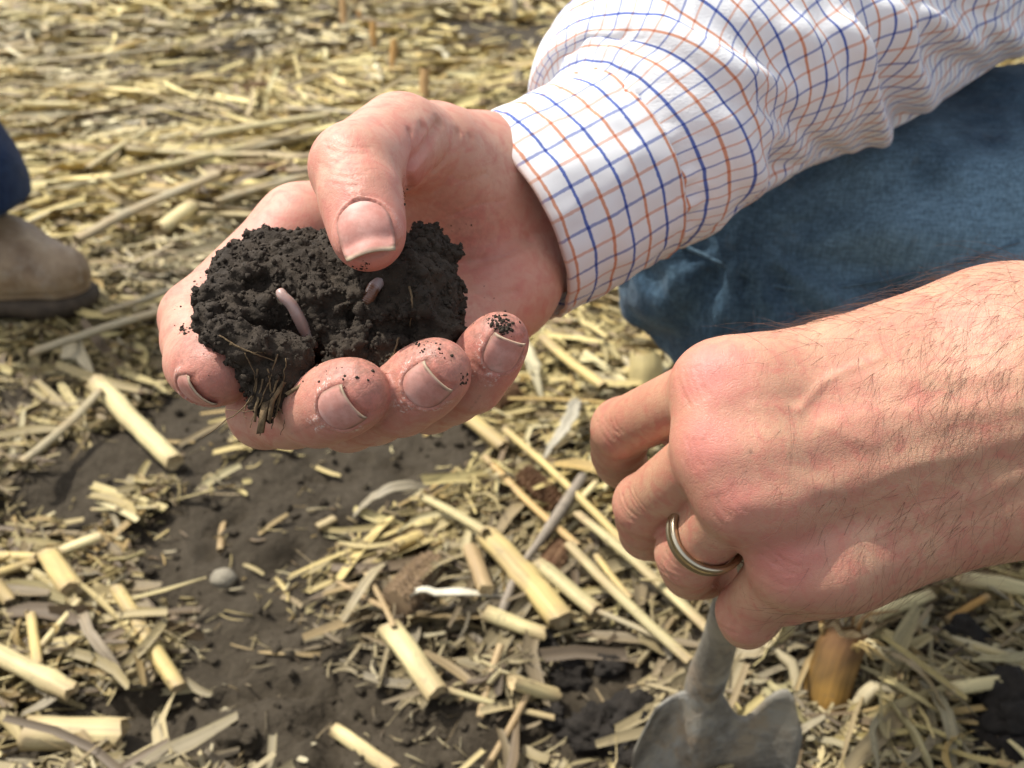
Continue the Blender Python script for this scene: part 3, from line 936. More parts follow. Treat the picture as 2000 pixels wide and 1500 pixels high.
for i, (x0, y0, x1, y1, w, lab) in enumerate([
    (727, 112, 730, 44, 15, "orange stub left of the pale folded leaf"), (672, 60, 668, -20, 14, "leftmost orange stub at the top edge"), (704, 62, 702, 22, 12, "small orange stub between two taller ones"),
    (763, 160, 770, 78, 14, "tan stub just right of the pale folded leaf"), (826, 222, 830, 138, 21, "thick orange stub rising behind the thumb knuckle"),
    (1006, 44, 1004, -30, 14, "grey tan stub near the shirt at the top edge"), (1012, 190, 1014, 138, 22, "pale broken stub close to the shirt cuff"),
    (1092, 20, 1090, -40, 10, "faint far stub against the shirt")]):
    add_stub(x0, y0, x1, y1, w, [ORA, (.40, .24, .09), (.45, .25, .08)][i % 3] if i not in (5, 6) else (.36, .30, .19), lab, 300 + i)
add_stub(1262, 775, 1258, 690, 66, (.46, .37, .17), "short ribbed stub with one bright yellow side before the kneeling knee", 330)
big = add_stub(1600, 1405, 1652, 1228, 88, (.25, .145, .042), "thick golden stub with frayed top standing beside the spade", 331)

bs = [c for c in big.children if c.name.startswith('stem')][0].data; co = np.empty(len(bs.vertices) * 3, np.float32); bs.vertices.foreach_get("co", co); co = co.reshape(-1, 3)
hz_ = ((co[:, 2] - co[:, 2].min()) / (co[:, 2].max() - co[:, 2].min()))[:, None]
bl_ = np.clip(.5 + 1.2 * fbm(co, 70, 3, 4), 0, 1)[:, None]
tn_ = np.array([.30, .25, .15]) * np.clip(1 - hz_ / .3, 0, 1) + np.array([.30, .165, .035]) * np.clip(1 - np.abs(hz_ - .5) / .42, 0, 1) + np.array([.15, .075, .030]) * np.clip((hz_ - .55) / .4, 0, 1)
set_tone(bs, tn_ * (.55 + .6 * bl_))
fr_ = np.random.default_rng(77)
bt = at(1652, 1228, (ground_pt(1600, 1405) - CP) @ CF)
for k in range(16):
    th = fr_.uniform(0, 6.28); o = np.array([math.cos(th), math.sin(th), 0]) * px_size(86, 1600, 1405) / 2
    pp = np.array([bt + o * .9 - np.array([0, 0, .006]), bt + o * 1.15 + np.array([0, 0, fr_.uniform(.001, .008)]), bt + o * fr_.uniform(1.3, 2.4) + np.array([fr_.uniform(0, .012), 0, fr_.uniform(-.006, .010)])])
    w_ = fr_.uniform(.0006, .0018)
    sv, sf = tube(spline(pp, 6), np.linspace(w_, w_ * .3, 6), 5)
    obj("fibre", straw_mesh("fibre", sv, sf, np.zeros((len(sv), 2)), [(.42, .30, .12), (.52, .43, .24), (.30, .17, .06)][k % 3], 800 + k), big)

# stone and clods
def add_lump(x, y, w, mat, name, label, cat, seed, squash=.7, group=None, rough=.25):
    R = px_size(w, x, y) / 2; c = ground_pt(x, y, R * .3)
    bm = bmesh.new(); bmesh.ops.create_icosphere(bm, subdivisions=4, radius=1.0)
    v = np.array([q.co[:] for q in bm.verts]); f = [[q.index for q in p.verts] for p in bm.faces]; bm.free()
    d = 1 + rough * fbm(v + seed * 3.1, 1.6, 4, seed) + rough * .35 * fbm(v, 9, 3, seed)
    v = v * d[:, None] * np.array([1, .85, squash]) * R + c
    return obj(name, mesh_data(name, v, f, mat), None, label=label, cat=cat, group=group)
add_lump(436, 1130, 50, M['stone'], "stone", "smooth pale stone resting on the bare soil", "stone", 1, .75, rough=.08)
CL = "dark clods turned up by the spade"
for i, (x, y, w, lab) in enumerate([(1062, 1258, 66, "round dark clod on pale chips below the yellow stalk"), (1118, 1325, 92, "large black clod left of the spade neck"), (1190, 1300, 60, "black clod close to the spade socket"),
    (1235, 1395, 90, "black clod beside the spade shoulder"), (1160, 1430, 110, "broad dark clod at the edge of the dug patch"), (1250, 1475, 100, "dark clod touching the spade blade"),
    (1075, 1400, 50, "small dark clod near the pale twig"), (1885, 1245, 90, "brown black clod under the bare forearm"), (1835, 1275, 50, "small brown clod beside the bigger one"),
    (1985, 1390, 150, "big dark clod at the frame edge"), (1950, 1465, 120, "dark clod in the bottom right corner"), (545, 1070, 56, "dark crusty clod beside a soil crack"), (1110, 1290, 30, "tiny dark crumb behind the large black clod"),
    (910, 1330, 40, "small clod below the brown stem"), (470, 1450, 70, "flat clod on the bare soil by the bottom edge")]):
    add_lump(x, y, w, M['clod'] if i not in (11, 14) else M['soil'], "soil_clod", lab, "clod", 20 + i, .75, CL, .42)

# the biggest loose strips, one by one
lr = np.random.default_rng(55)
LEAFS = []
for k in range(10):
    V, F, uv, kk = ribbons(1, np.zeros(1), np.zeros(1), np.zeros(1), np.zeros(1), np.array([lr.uniform(.035, .085)]), np.array([lr.uniform(.0035, .0095)]), 500 + k, .3, .9, 8)
    c = np.array(TONES[k % len(TONES)]) * .72
    LEAFS.append(litter_mesh("leaf_strip", V, F, uv, np.tile(c, (len(V), 1))))
TONE_WORDS = ["straw yellow", "tan", "dull tan", "brownish", "bright yellow", "orange tan", "dark brown", "whitish", "greyish"]
MARKS = [(100, 1200, "left of the slim yellow stalk"), (90, 860, "left of the pale tapering stalk"), (250, 500, "beside the brown boot"), (350, 250, "in the matted band behind the hand"), (300, 60, "in the far corner field"),
         (760, 60, "around the far stubble row"), (980, 150, "before the shirt cuff"), (1100, 700, "between the two hands"), (1050, 880, "beside the red brown cob"), (820, 1080, "around the grey cob"), (1000, 1150, "around the thick yellow stalk"),
         (900, 1300, "below the white husk"), (1250, 1100, "under the bent fingers"), (1280, 740, "before the kneeling knee"), (1480, 1330, "between spade and golden stub"), (1800, 1200, "under the bare forearm"), (1750, 1400, "right of the golden stub"), (560, 1180, "near the pebble"), (1020, 1450, "at the bottom edge by the dug patch")]
def pix_of(p):
    z = (p - CP) @ CF
    return 1000 + FPX * ((p - CP) @ CR) / z, 750 - FPX * ((p - CP) @ CU) / z
BEAR = ['level', 'slanting right', 'lengthwise', 'slanting left']
cnt = 0
while cnt < 290:
    y = .30 + 1.5 * lr.random() ** 1.6; x = (lr.random() * 2 - 1) * (.66 * y + .1)
    if bare(np.array([x]), np.array([y]))[0] > .08: continue
    o = bpy.data.objects.new("leaf_strip", LEAFS[cnt % 10]); C.objects.link(o)
    o.location = (x, y, float(soil_z(x, y)[0]) + lr.uniform(.010, .019))
    o.rotation_euler = (lr.normal(0, .2), lr.normal(0, .12), float(drift(np.array([x]), np.array([y]), cnt, .8)[0]))
    g = 1 if y > .75 else .62
    o.scale = (g, g, g)
    q = pix_of(np.array(o.location)); k_ = min(range(len(MARKS)), key=lambda m: (MARKS[m][0] - q[0]) ** 2 + (MARKS[m][1] - q[1]) ** 2)
    tag(o, f"{TONE_WORDS[cnt % 10 % len(TONES)]} leaf strip {BEAR[int(((o.rotation_euler[2] / math.pi) % 1.0) * 4) % 4]} on litter {MARKS[k_][2]}", "leaf strip", "loose leaf strips on the litter")
    cnt += 1

# ------------------------------------------------------------------ hands
def camdir(x, y, z):
    """right, up, towards the photographer"""
    return unit(x * CR + y * CU - z * CF)

class Finger:
    def __init__(self, pts, radii, dorsal, pad=1.0):
        self.p = [at(*q) if not isinstance(q, np.ndarray) else q for q in pts]
        self.r = [x * 0.001 for x in radii]
        self.along = unit(self.p[-1] - self.p[-2])
        d = camdir(*dorsal)
        self.nd = unit(d - self.along * (d @ self.along))
        self.side = np.cross(self.along, self.nd)
        self.pad = pad
        self.nail = None
    def prox(self, p):
        return cone(p, self.p[0], self.p[1], self.r[0], self.r[1])
    def dist(self, p):
        P, R = self.p, self.r
        out = None
        for i in range(1, len(P) - 1):
            # each phalanx: a touch thinner mid-way, knuckles fuller
            m = (P[i] + P[i + 1]) / 2
            rm = (R[i] + R[i + 1]) / 2 * 0.985
            re = R[i + 1] * (0.86 if i == len(P) - 2 else 1.0)
            c = smin(cone(p, P[i], m, R[i], rm), cone(p, m, P[i + 1], rm, re), 0.004)
            out = c if out is None else smin(out, c, 0.003)
        # pulp of the fingertip
        rt = R[-1]
        cpad = P[-1] - self.nd * rt * 0.20 - self.along * rt * 0.38
        out = smin(out, ellipsoid(p, cpad, np.array([self.along, self.side, self.nd]), (rt * 1.42, rt * 1.06 * self.pad, rt * 0.90)), 0.004)
        return out

def nail_outline(s, t):
    """>0 inside, s across and t along in -1..1 (t = -1 cuticle, t = 1 free edge)"""
    w = np.where(t < -0.15, np.sqrt(np.clip(1 - (np.clip((-t - 0.15) / 0.85, 0, 1)) ** 2.4, 0, 1)), 1.0)
    w = w * (1 - 0.10 * np.clip(t, 0, 1) ** 2)
    return w - np.abs(s)

class Hand:
    def __init__(self, palm, fingers, kp=0.008, extra=None):
        self.palm, self.fingers, self.kp = palm, fingers, kp
        self.nails = []
        self.lines = []      # (points, depth, width): creases (+) and ridges (-)
    def sdf(self, p):
        P = self.palm(p)
        out = None
        for f in self.fingers:
            d = smin(P, f.prox(p), f.k if hasattr(f, 'k') else self.kp)
            d = smin(d, f.dist(p), 0.003)
            out = d if out is None else smin(out, d, 0.0016)
        return out
    def add_nail(self, f, w, l, shift=0.0, lift=0.0003, roll=0.0):
        nd = unit(f.nd * math.cos(roll) + f.side * math.sin(roll)); side = np.cross(f.along, nd)
        self.nails.append((f, f.p[-1] + f.along * shift, f.along, side, nd, w, l, lift))
    def detail(self, p, n):
        out = np.zeros(len(p))
        for pts, depth, width in self.lines:
            lo = np.min(pts, 0) - 4 * width; hi = np.max(pts, 0) + 4 * width
            m = np.all((p > lo) & (p < hi), 1)
            if m.any():
                d = seg_dist(p[m], pts)
                out[m] -= depth * np.exp(-(d / width) ** 2)
        for f, c, al, sd, nd, w, l, lift in self.nails:
            q = p - c
            m = (np.sqrt((q * q).sum(1)) < 0.03) & (n @ nd > 0.1) & (q @ nd > 0)
            s = (q[m] @ sd) / (w / 2); t = (q[m] @ al) / (l / 2)
            o = nail_outline(s, t)
            inside = np.clip(o / 0.10, 0, 1) * np.clip((1.05 - t) / 0.08, 0, 1)
            fold = np.exp(-((o + 0.12) / 0.14) ** 2) * np.clip((0.75 - t) / 0.3, 0, 1) * np.clip((t + 1.5) / 0.2, 0, 1)
            out[m] += -0.00034 * inside + 0.00034 * fold * (1 - inside)
        return out
    def build(self, lo, hi, h=0.0022, levels=2):
        return solid(self.sdf, lo, hi, h, levels, 2, self.detail)
    def build_nail(self, k, parent, mat, edge=0.80, dirt=0.0):
        f, c, al, sd, nd, w, l, lift = self.nails[k]
        ns, nt = 17, 21
        S, T = np.meshgrid(np.linspace(-1, 1, ns), np.linspace(-1, 1, nt))
        s, t = S.ravel(), T.ravel()
        ww = np.where(t < -0.15, np.sqrt(np.clip(1 - np.clip((-t - 0.15) / 0.85, 0, 1) ** 2.4, 0.0004, 1)), 1.0) * (1 - 0.10 * np.clip(t, 0, 1) ** 2)
        sx = s * ww * w / 2 * 0.985
        tx = t * l / 2 + np.where(t > 0, -(s ** 2) * t * l * 0.05, 0)
        rr = f.r[-1]
        q = c + al * tx[:, None] + sd * sx[:, None] + nd * rr * 1.5
        tt = np.minimum(tx, l * 0.22)
        q0 = c + al * tt[:, None] + sd * sx[:, None] + nd * rr * 1.5
        for _ in range(14):
            q0 = q0 - nd * np.clip(self.sdf(q0), -0.003, 0.003)[:, None]
        hgt = np.maximum((q0 - c) @ nd, rr * 0.30)
        # flatten across a little, let the free edge run on straight
        mid = hgt.reshape(nt, ns)[:, ns // 2][:, None] * np.ones((1, ns))
        flat_ = 0.5
        hgt = hgt * (1 - flat_) + flat_ * (mid.ravel() - 0.25 * (s ** 2) * w * .5 * ww)
        slope = 0.10
        hgt = hgt - np.maximum(tx - l * 0.22, 0) * (slope + 0.12 * np.maximum(tx - l * 0.22, 0) / (l * 0.28))
        edgeo = np.clip(nail_outline(s * ww, t) / 0.18, 0, 1)
        hgt = hgt - .0001 + lift * (0.1 + 0.9 * edgeo) - 0.00045 * np.clip((-t - 0.72) / 0.28, 0, 1) - 0.00012
        top = c + al * tx[:, None] + sd * sx[:, None] + nd * hgt[:, None]
        bot = top - nd * 0.0004
        V = np.concatenate([top, bot]); N = ns * nt
        F = []
        for i in range(nt - 1):
            for j in range(ns - 1):
                a = i * ns + j
                F.append([a, a + 1, a + ns + 1, a + ns])
                F.append([N + a, N + a + ns, N + a + ns + 1, N + a + 1])
        rim = [j for j in range(ns)] + [i * ns + ns - 1 for i in range(1, nt)] + [(nt - 1) * ns + j for j in range(ns - 2, -1, -1)] + [i * ns for i in range(nt - 2, 0, -1)]
        for a, b in zip(rim, rim[1:] + rim[:1]):
            F.append([a, N + a, N + b, b])
        me = mesh_data("fingernail", V, F, mat)
        tfree = t + 0.10 * s ** 2
        e = np.clip((tfree - edge) / 0.09, 0, 1)
        moon = np.clip((-t - 0.55 - 0.25 * s ** 2) / 0.2, 0, 1) * 0.6
        g = np.clip((np.abs(s) - 0.93) / 0.07, 0, 1) * 0.5 * dirt + dirt * np.exp(-((tfree - edge - 0.01) / 0.025) ** 2) * 0.7
        dup = lambda x: np.concatenate([x, x])
        set_attr(me, "edge", dup(e)); set_attr(me, "moon", dup(moon)); set_attr(me, "grime", np.clip(dup(g), 0, 1))
        return obj("fingernail", me, parent)

A = at
# ---- the open right hand that holds the soil
def holding_hand():
    W = A(1085, 395, .322)
    mcp = dict(i=A(592, 452, .268), m=A(672, 575, .273), r=A(785, 640, .272), p=A(893, 672, .264))
    npalm = camdir(.36, .53, .76)
    CMC, TM = A(950, 352, .291), A(782, 275, .247)
    hyp = [A(1045, 495, .302), A(985, 562, .284), mcp['p']]
    arm = A(1420, 190, .375)
    def palm(p):
        d = cone(p, A(1050, 380, .312), mcp['i'], .0150, .0125)
        d = smin(d, cone(p, A(1060, 420, .314), mcp['m'], .0145, .0120), .010)
        d = smin(d, cone(p, A(1062, 450, .314), mcp['r'], .0140, .0115), .010)
        d = smin(d, cone(p, hyp[0], hyp[1], .0150, .0145), .010)
        d = smin(d, cone(p, hyp[1], hyp[2], .0145, .0115), .010)
        d = smin(d, cone(p, A(1040, 400, .308), CMC, .020, .0185), .010)
        d = smin(d, cone(p, CMC, A(850, 310, .265), .0190, .0160), .010)
        d = smin(d, cone(p, A(905, 400, .281), A(960, 440, .290), .0190, .0170), .010)
        # wrist and forearm inside the cuff
        d = smin(d, cone(p, A(1040, 395, .312), W, .0260, .0265, npalm, .78), .014)
        d = smin(d, cone(p, W, arm, .0265, .038, npalm, .85), .016)
        return d
    idx = Finger([mcp['i'], (392, 624, .247), (398, 708, .226), (418, 728, .2125)], [14.0, 10.8, 9.3, 8.5], (-.22, -.55, .75))
    mid = Finger([mcp['m'], (520, 803, .236), (622, 799, .213), (690, 772, .202)], [11.5, 9.8, 8.9, 8.0], (-.22, -.45, .85))
    rng = Finger([mcp['r'], (680, 810, .237), (783, 780, .215), (850, 731, .204)], [11.5, 9.6, 8.7, 7.9], (-.18, -.40, .9))
    pky = Finger([mcp['p'], (840, 782, .238), (922, 745, .222), (974, 672, .213)], [10.5, 8.6, 7.8, 7.1], (.30, -.25, .9))
    thb = Finger([TM, (694, 330, .219), (718, 456, .205)], [13.4, 11.0, 8.1], (.02, .12, 1.0), pad=1.04)
    thb.k = .010
    for f in (idx, mid, rng, pky): f.k = .007
    h = Hand(palm, [idx, mid, rng, pky, thb])
    h.add_nail(thb, .0128, .0132, .0034)
    h.add_nail(idx, .0106, .0100, .0012, roll=0.12)
    h.add_nail(mid, .0108, .0096, .0010)
    h.add_nail(rng, .0106, .0096, .0010)
    h.add_nail(pky, .0094, .0092, .0016)
    h.named = dict(idx=idx, mid=mid, rng=rng, pky=pky, thb=thb)
    return h

# ---- the left hand seen from its back
def gripping_hand():
    m2, m3, m4, m5 = A(1382, 760, .227), A(1385, 888, .222), A(1436, 985, .222), A(1532, 1110, .227)
    Wa, Wb, Wc, Wd = A(1990, 672, .229), A(1990, 755, .221), A(1990, 840, .221), A(1992, 928, .228)
    back = lambda m, w: m + unit(w - m) * .0085
    def palm(p):
        d = cone(p, Wa, back(m2, Wa), .0155, .0112)
        d = smin(d, cone(p, Wb, back(m3, Wb), .0160, .0100), .009)
        d = smin(d, cone(p, Wc, back(m4, Wc), .0155, .0096), .009)
        d = smin(d, cone(p, Wd, back(m5, Wd), .0150, .0098), .009)
        d = smin(d, cone(p, Wd, A(1640, 1085, .235), .0150, .0118), .012)
        d = smin(d, cone(p, A(1640, 1085, .235), A(1535, 1160, .246), .0112, .0080), .012)
        d = smin(d, cone(p, A(1900, 672, .236), A(1620, 718, .248), .0160, .0118), .014)
        d = smin(d, cone(p, A(1620, 718, .248), A(1570, 810, .268), .0115, .0105), .006)
        d = smin(d, cone(p, A(1570, 810, .268), A(1530, 900, .278), .0100, .0085), .004)
        d = smin(d, cone(p, Wa, A(2600, 690, .255), .0170, .030), .014)
        d = smin(d, cone(p, Wb, A(2600, 730, .245), .0165, .033), .014)
        d = smin(d, cone(p, Wd, A(2600, 760, .255), .0150, .030), .014)
        for m, r in ((m2, .0084), (m3, .0082), (m4, .0076), (m5, .0080)):
            d = smin(d, cone(p, m + camdir(-.1, .25, .9) * .0030, m + camdir(.75, .12, .45) * .011, r, r * .8), .012)
        return d
    idx = Finger([m2, (1214, 836, .262), (1206, 886, .284), (1216, 918, .298)], [9.0, 8.7, 8.0, 7.4], (-.8, -.2, .5))
    mid = Finger([m3, (1260, 985, .258), (1264, 1038, .276), (1292, 1045, .290)], [8.9, 9.0, 8.4, 7.8], (-.8, -.4, .4))
    rng = Finger([m4, (1346, 1080, .250), (1350, 1113, .271), (1388, 1118, .286)], [8.9, 9.2, 8.5, 7.7], (-.7, -.5, .4))
    pky = Finger([m5, (1460, 1196, .250), (1458, 1214, .269), (1482, 1200, .283)], [8.8, 8.4, 7.6, 7.0], (-.6, -.6, .4))
    for f in (idx, mid, rng, pky): f.k = .003
    h = Hand(palm, [idx, mid, rng, pky])
    h.named = dict(idx=idx, mid=mid, rng=rng, pky=pky)
    return h

def shade_masks(v, spots):
    r = np.zeros(len(v))
    for c, rad, a in spots:
        r = np.maximum(r, a * np.exp(-(((v - c) ** 2).sum(1)) / (rad * rad)))
    return r

farmer = empty("person", at(1500, 400, .5), label="person in a checked shirt and jeans crouching with soil in one open hand", cat="person")
def crease(hand, pts, depth, width, n=9):
    P = spline(np.array([cast(x, y, hand.sdf, .17, .34) for x, y in pts]), n)
    hand.lines.append((P, depth, width))

def wrinkle_set(hand, cx, cy, ang, ln, gap, count, depth, width, seed):
    r = random.Random(seed)
    ca, sa = math.cos(ang), math.sin(ang)
    for k in range(count):
        o = (k - (count - 1) / 2) * gap + r.uniform(-.2, .2) * gap; l = ln * r.uniform(.55, 1.1) / 2; b = r.uniform(-.12, .12) * ln + .10 * ln
        ox, oy = -sa * o, ca * o
        pts = [(cx + ox - ca * l, cy + oy - sa * l), (cx + ox - sa * b * .5, cy + oy + ca * b * .5), (cx + ox + ca * l, cy + oy + sa * l)]
        crease(hand, pts, depth * r.uniform(.5, 1.2), width, 6)

HH = holding_hand()
# the folds between thumb and palm, the lines of the palm, small wrinkles at the joints
for pts, dep, wd in (([(858, 238), (826, 292), (800, 340), (800, 372)], .0013, .0016), ([(826, 246), (812, 300), (800, 340)], .0007, .0013), ([(893, 258), (862, 318), (830, 352)], .0006, .0012),
                     ([(800, 256), (806, 300), (798, 330)], .0006, .0011), ([(918, 268), (880, 340), (856, 372)], .00035, .0011),
                     ([(868, 516), (930, 510), (985, 496), (1035, 468)], .0011, .0017), ([(940, 505), (1000, 470), (1060, 452)], .0004, .0012), ([(905, 560), (950, 580), (1010, 570)], .0004, .0012),
                     ([(846, 330), (900, 352), (948, 340)], .0003, .0010), ([(880, 420), (930, 400), (985, 392)], .00025, .0010), ([(530, 470), (560, 500), (570, 530)], .0005, .0012)):
    crease(HH, pts, dep, wd)
wrinkle_set(HH, 672, 322, 0.15, 90, 11, 8, .00022, .00055, 1)
wrinkle_set(HH, 705, 392, 0.05, 60, 9, 3, .00016, .0005, 2)
wrinkle_set(HH, 640, 830, 0.6, 46, 10, 4, .00028, .0006, 3)
wrinkle_set(HH, 795, 798, 0.7, 46, 10, 4, .00028, .0006, 4)
wrinkle_set(HH, 935, 730, 0.6, 40, 9, 4, .00025, .0006, 5)
wrinkle_set(HH, 372, 640, -0.5, 50, 12, 4, .0002, .0006, 6)
vv, ff, nn = HH.build((-.125, .13, .24), (.085, .40, .43))
me = mesh_data("arm", vv, ff, M['palm_skin'])
spots = [(f.p[-1], .013, .80) for f in HH.fingers] + [(f.p[-2], .010, .45) for f in HH.fingers] + [(cast(810, 330, HH.sdf, .17, .34), .010, .7), (cast(560, 470, HH.sdf, .17, .34), .014, .5), (cast(960, 500, HH.sdf, .17, .34), .014, .45)]
set_attr(me, "redness", shade_masks(vv, spots))
gr = np.zeros(len(vv)); fl = np.zeros(len(vv))
for f in HH.fingers[:4]:
    gr = np.maximum(gr, .85 * np.exp(-(((vv - f.p[-1] - CU * .005) ** 2).sum(1)) / .010 ** 2))
gr = np.maximum(gr, .35 * np.exp(-(((vv - HH.fingers[0].p[1]) ** 2).sum(1)) / .016 ** 2))
gr = np.maximum(gr, .30 * np.exp(-(((vv - cast(900, 450, HH.sdf, .17, .34)) ** 2).sum(1)) / .014 ** 2))
for f, c, al, sd, nd, w, l, lift in HH.nails:
    q = vv - c; ok = (np.sqrt((q * q).sum(1)) < .02) & (nn @ nd > .05)
    s_ = (q @ sd) / (w / 2); t_ = (q @ al) / (l / 2); o = nail_outline(s_, t_)
    fl = np.maximum(fl, np.where(ok & (t_ < .2) & (t_ > -1.9), np.exp(-((o + .22) / .13) ** 2), 0) * (.75 if f is not HH.named['thb'] else .22))
    gr = np.maximum(gr, np.where(ok & (t_ < 1.2), .45 * np.exp(-((o - .01) / .05) ** 2), 0))
set_attr(me, "grime", gr); set_attr(me, "flake", fl)
right_arm = obj("arm", me, farmer, label="arm with open palm holding soil, thumb on top")
for k in range(5):
    HH.build_nail(k, right_arm, M['nail'], edge=0.88 if k == 0 else (.92, .95, .93, .94)[k - 1], dirt=(.9, 1.3, 1.4, 1.1, 1.5)[k])

GH = gripping_hand()
for pts, dep, wd in (([(1410, 885), (1600, 862), (1800, 830), (1990, 800)], -.0006, .0040), ([(1455, 985), (1650, 935), (1850, 880), (1990, 850)], -.0006, .0034), ([(1410, 775), (1600, 745), (1800, 735), (1990, 730)], -.0005, .0036),
                     ([(1470, 795), (1555, 800), (1605, 832), (1700, 866)], -.00025, .0018), ([(1605, 832), (1710, 806), (1850, 800), (2010, 782)], -.00045, .0028), ([(1530, 925), (1650, 960), (1780, 905), (1900, 890)], -.0002, .0018),
                     ([(1560, 800), (1620, 740), (1720, 700)], -.0004, .0013), ([(1560, 1090), (1700, 1040), (1860, 985), (1990, 930)], -.0005, .0030)):
    crease(GH, pts, dep, wd, 14)
wrinkle_set(GH, 1352, 752, 1.25, 70, 10, 6, .00020, .0005, 11)
wrinkle_set(GH, 1362, 885, 1.35, 60, 10, 6, .00020, .0005, 12)
wrinkle_set(GH, 1420, 985, 1.1, 60, 10, 6, .00018, .0005, 13)
wrinkle_set(GH, 1512, 1110, .55, 80, 9, 7, .00022, .0005, 14)
wrinkle_set(GH, 1196, 838, 1.0, 50, 8, 5, .00025, .0006, 15)
wrinkle_set(GH, 1232, 985, 1.0, 60, 8, 6, .00025, .0006, 16)
wrinkle_set(GH, 1310, 1108, .7, 50, 8, 5, .00022, .0006, 17)
wrinkle_set(GH, 1415, 1215, .6, 60, 8, 6, .00022, .0006, 18)
vv, ff, nn = GH.build((.01, .08, .22), (.26, .33, .42))
GH_v, GH_n = vv, nn
me = mesh_data("arm", vv, ff, M['hand_skin'])
on = lambda x, y: cast(x, y, GH.sdf, .17, .34)
spots = [(on(1378, 725), .010, .95), (on(1372, 875), .0095, .85), (on(1428, 980), .009, .7), (on(1530, 1105), .011, .8), (on(1700, 780), .014, .25)] + [(f.p[1], .011, .55) for f in GH.fingers]
set_attr(me, "redness", shade_masks(vv, spots)); set_attr(me, "flake", np.zeros(len(vv)))
set_attr(me, "grime", shade_masks(vv, [(f.p[2], .011, .5) for f in GH.fingers] + [(on(1405, 718), .0006, .9), (on(1466, 882), .0008, 1.0)]))
left_arm = obj("arm", me, farmer, label="bare hairy forearm and back of hand with fingers curled down")

# ------------------------------------------------------------------ the lump of soil in the palm, its worms and roots
CAMAX = np.array([CR, CU, CF])
def clod_base(p):
    d = ellipsoid(p, at(610, 588, .2335), CAMAX, (.0315, .0150, .0195))
    d = smin(d, ellipsoid(p, at(800, 590, .2300), CAMAX, (.0135, .0150, .0150)), .008)
    d = smin(d, ellipsoid(p, at(555, 512, .2400), CAMAX, (.0165, .0085, .0110)), .006)
    d = smin(d, ellipsoid(p, at(838, 505, .2400), CAMAX, (.0060, .0095, .0100)), .006)
    d = smin(d, cone(p, at(376, 600, .2150), at(480, 612, .2220), .0026, .0110), .006)
    d = smin(d, cone(p, at(410, 626, .2080), at(490, 682, .2040), .0040, .0046), .006)
    d = smin(d, cone(p, at(437, 508, .2280), at(470, 545, .2330), .0024, .0070), .005)
    d = smin(d, cone(p, at(640, 500, .2330), at(680, 540, .2330), .0050, .0090), .006)
    d = smin(d, cone(p, at(455, 662, .2070), at(560, 708, .2080), .0036, .0050), .006)
    d = smin(d, cone(p, at(535, 705, .2100), at(518, 775, .2070), .0052, .0030), .005)
    d = smin(d, cone(p, at(518, 775, .2070), at(512, 838, .2065), .0032, .0012), .003)
    d = smin(d, cone(p, at(690, 690, .2170), at(745, 715, .2150), .0060, .0040), .006)
    d = smin(d, cone(p, at(780, 650, .2180), at(880, 652, .2200), .0070, .0040), .006)
    # hollows and the broken step across the face
    d = smax(d, -ellipsoid(p, at(478, 552, .2100), CAMAX, (.0070, .0024, .0060)), .004)
    d = smax(d, -ellipsoid(p, at(640, 660, .2085), CAMAX, (.0026, .0040, .0045)), .003)
    d = smax(d, -ellipsoid(p, at(790, 640, .2120), CAMAX, (.0085, .0032, .0060)), .003)
    d = smax(d, -ellipsoid(p, at(690, 600, .2060), CAMAX, (.0045, .0060, .0050)), .004)
    return d
def clod_sdf(p):
    q = p + .0025 * np.stack([vnoise(p, 180, 31), vnoise(p, 180, 32), vnoise(p, 180, 33)], 1)
    return clod_base(p) + .0017 * fbm(p, 130, 2, 21) - .0026 * (.55 - worley(q, 230, 44))
def clod_detail(p, n):
    w = worley(p + .0006 * np.stack([vnoise(p, 500, 1), vnoise(p, 500, 2), vnoise(p, 500, 3)], 1), 520, 4)
    w2 = worley(p, 1050, 6)
    rough = .35 + .65 * np.clip(.5 + fbm(p, 90, 2, 71) * 1.2, 0, 1)
    return rough * (.0015 * (.55 - w) + .0006 * (.5 - w2) + .0007 * fbm(p, 420, 3, 33))

def soil_lump_material():
    n = NT("moist_dark_soil"); pos = n.coord('Object')
    a = n.noise(140, 5, .65, pos); f = n.noise(1800, 3, .6, pos)
    c = n.mix(n.ramp(a, [(.3, 0.), (.7, 1.)]), (.022, .0155, .0098), (.048, .0345, .0220))
    c = n.mix(n.ramp(f, [(.66, 0.), (.72, 1.)]), c, (.10, .080, .055))
    glint = n.ramp(n.noise(2600, 1, .5, pos), [(.74, 0.), (.78, 1.)])
    n.set(color=c, rough=n.math('SUBTRACT', .88, n.math('MULTIPLY', glint, .6)), spec=.32, normal=n.bump(f, .7, .0005, n.bump(n.noise(700, 5, .7, pos), .7, .0009)))
    return n.m
M['lump'] = soil_lump_material()
cv, cf, cn = solid(clod_sdf, at(350, 880, .20) + np.array([-.002, -.01, -.012]), at(930, 430, .25) + np.array([.012, .022, .012]), .0011, 1, 1, clod_detail)
clod_obj = obj("soil_clump", mesh_data("soil_clump", cv, cf, M['lump']), None, label="dark crumbly clump of moist soil cupped in the open palm", cat="soil clump")

# loose crumbs clinging to the clump
cr = np.random.default_rng(3)
front = np.where((cn @ -CF) > -.2)[0]
pick = cr.choice(front, 3600)
V, F = crumbs(cv[pick] + cn[pick] * .0002, .00018 + .00085 * cr.random(3600) ** 4.0, 4)
obj("crumbs", mesh_data("crumbs", V, F, M['lump']), clod_obj, kind='stuff')

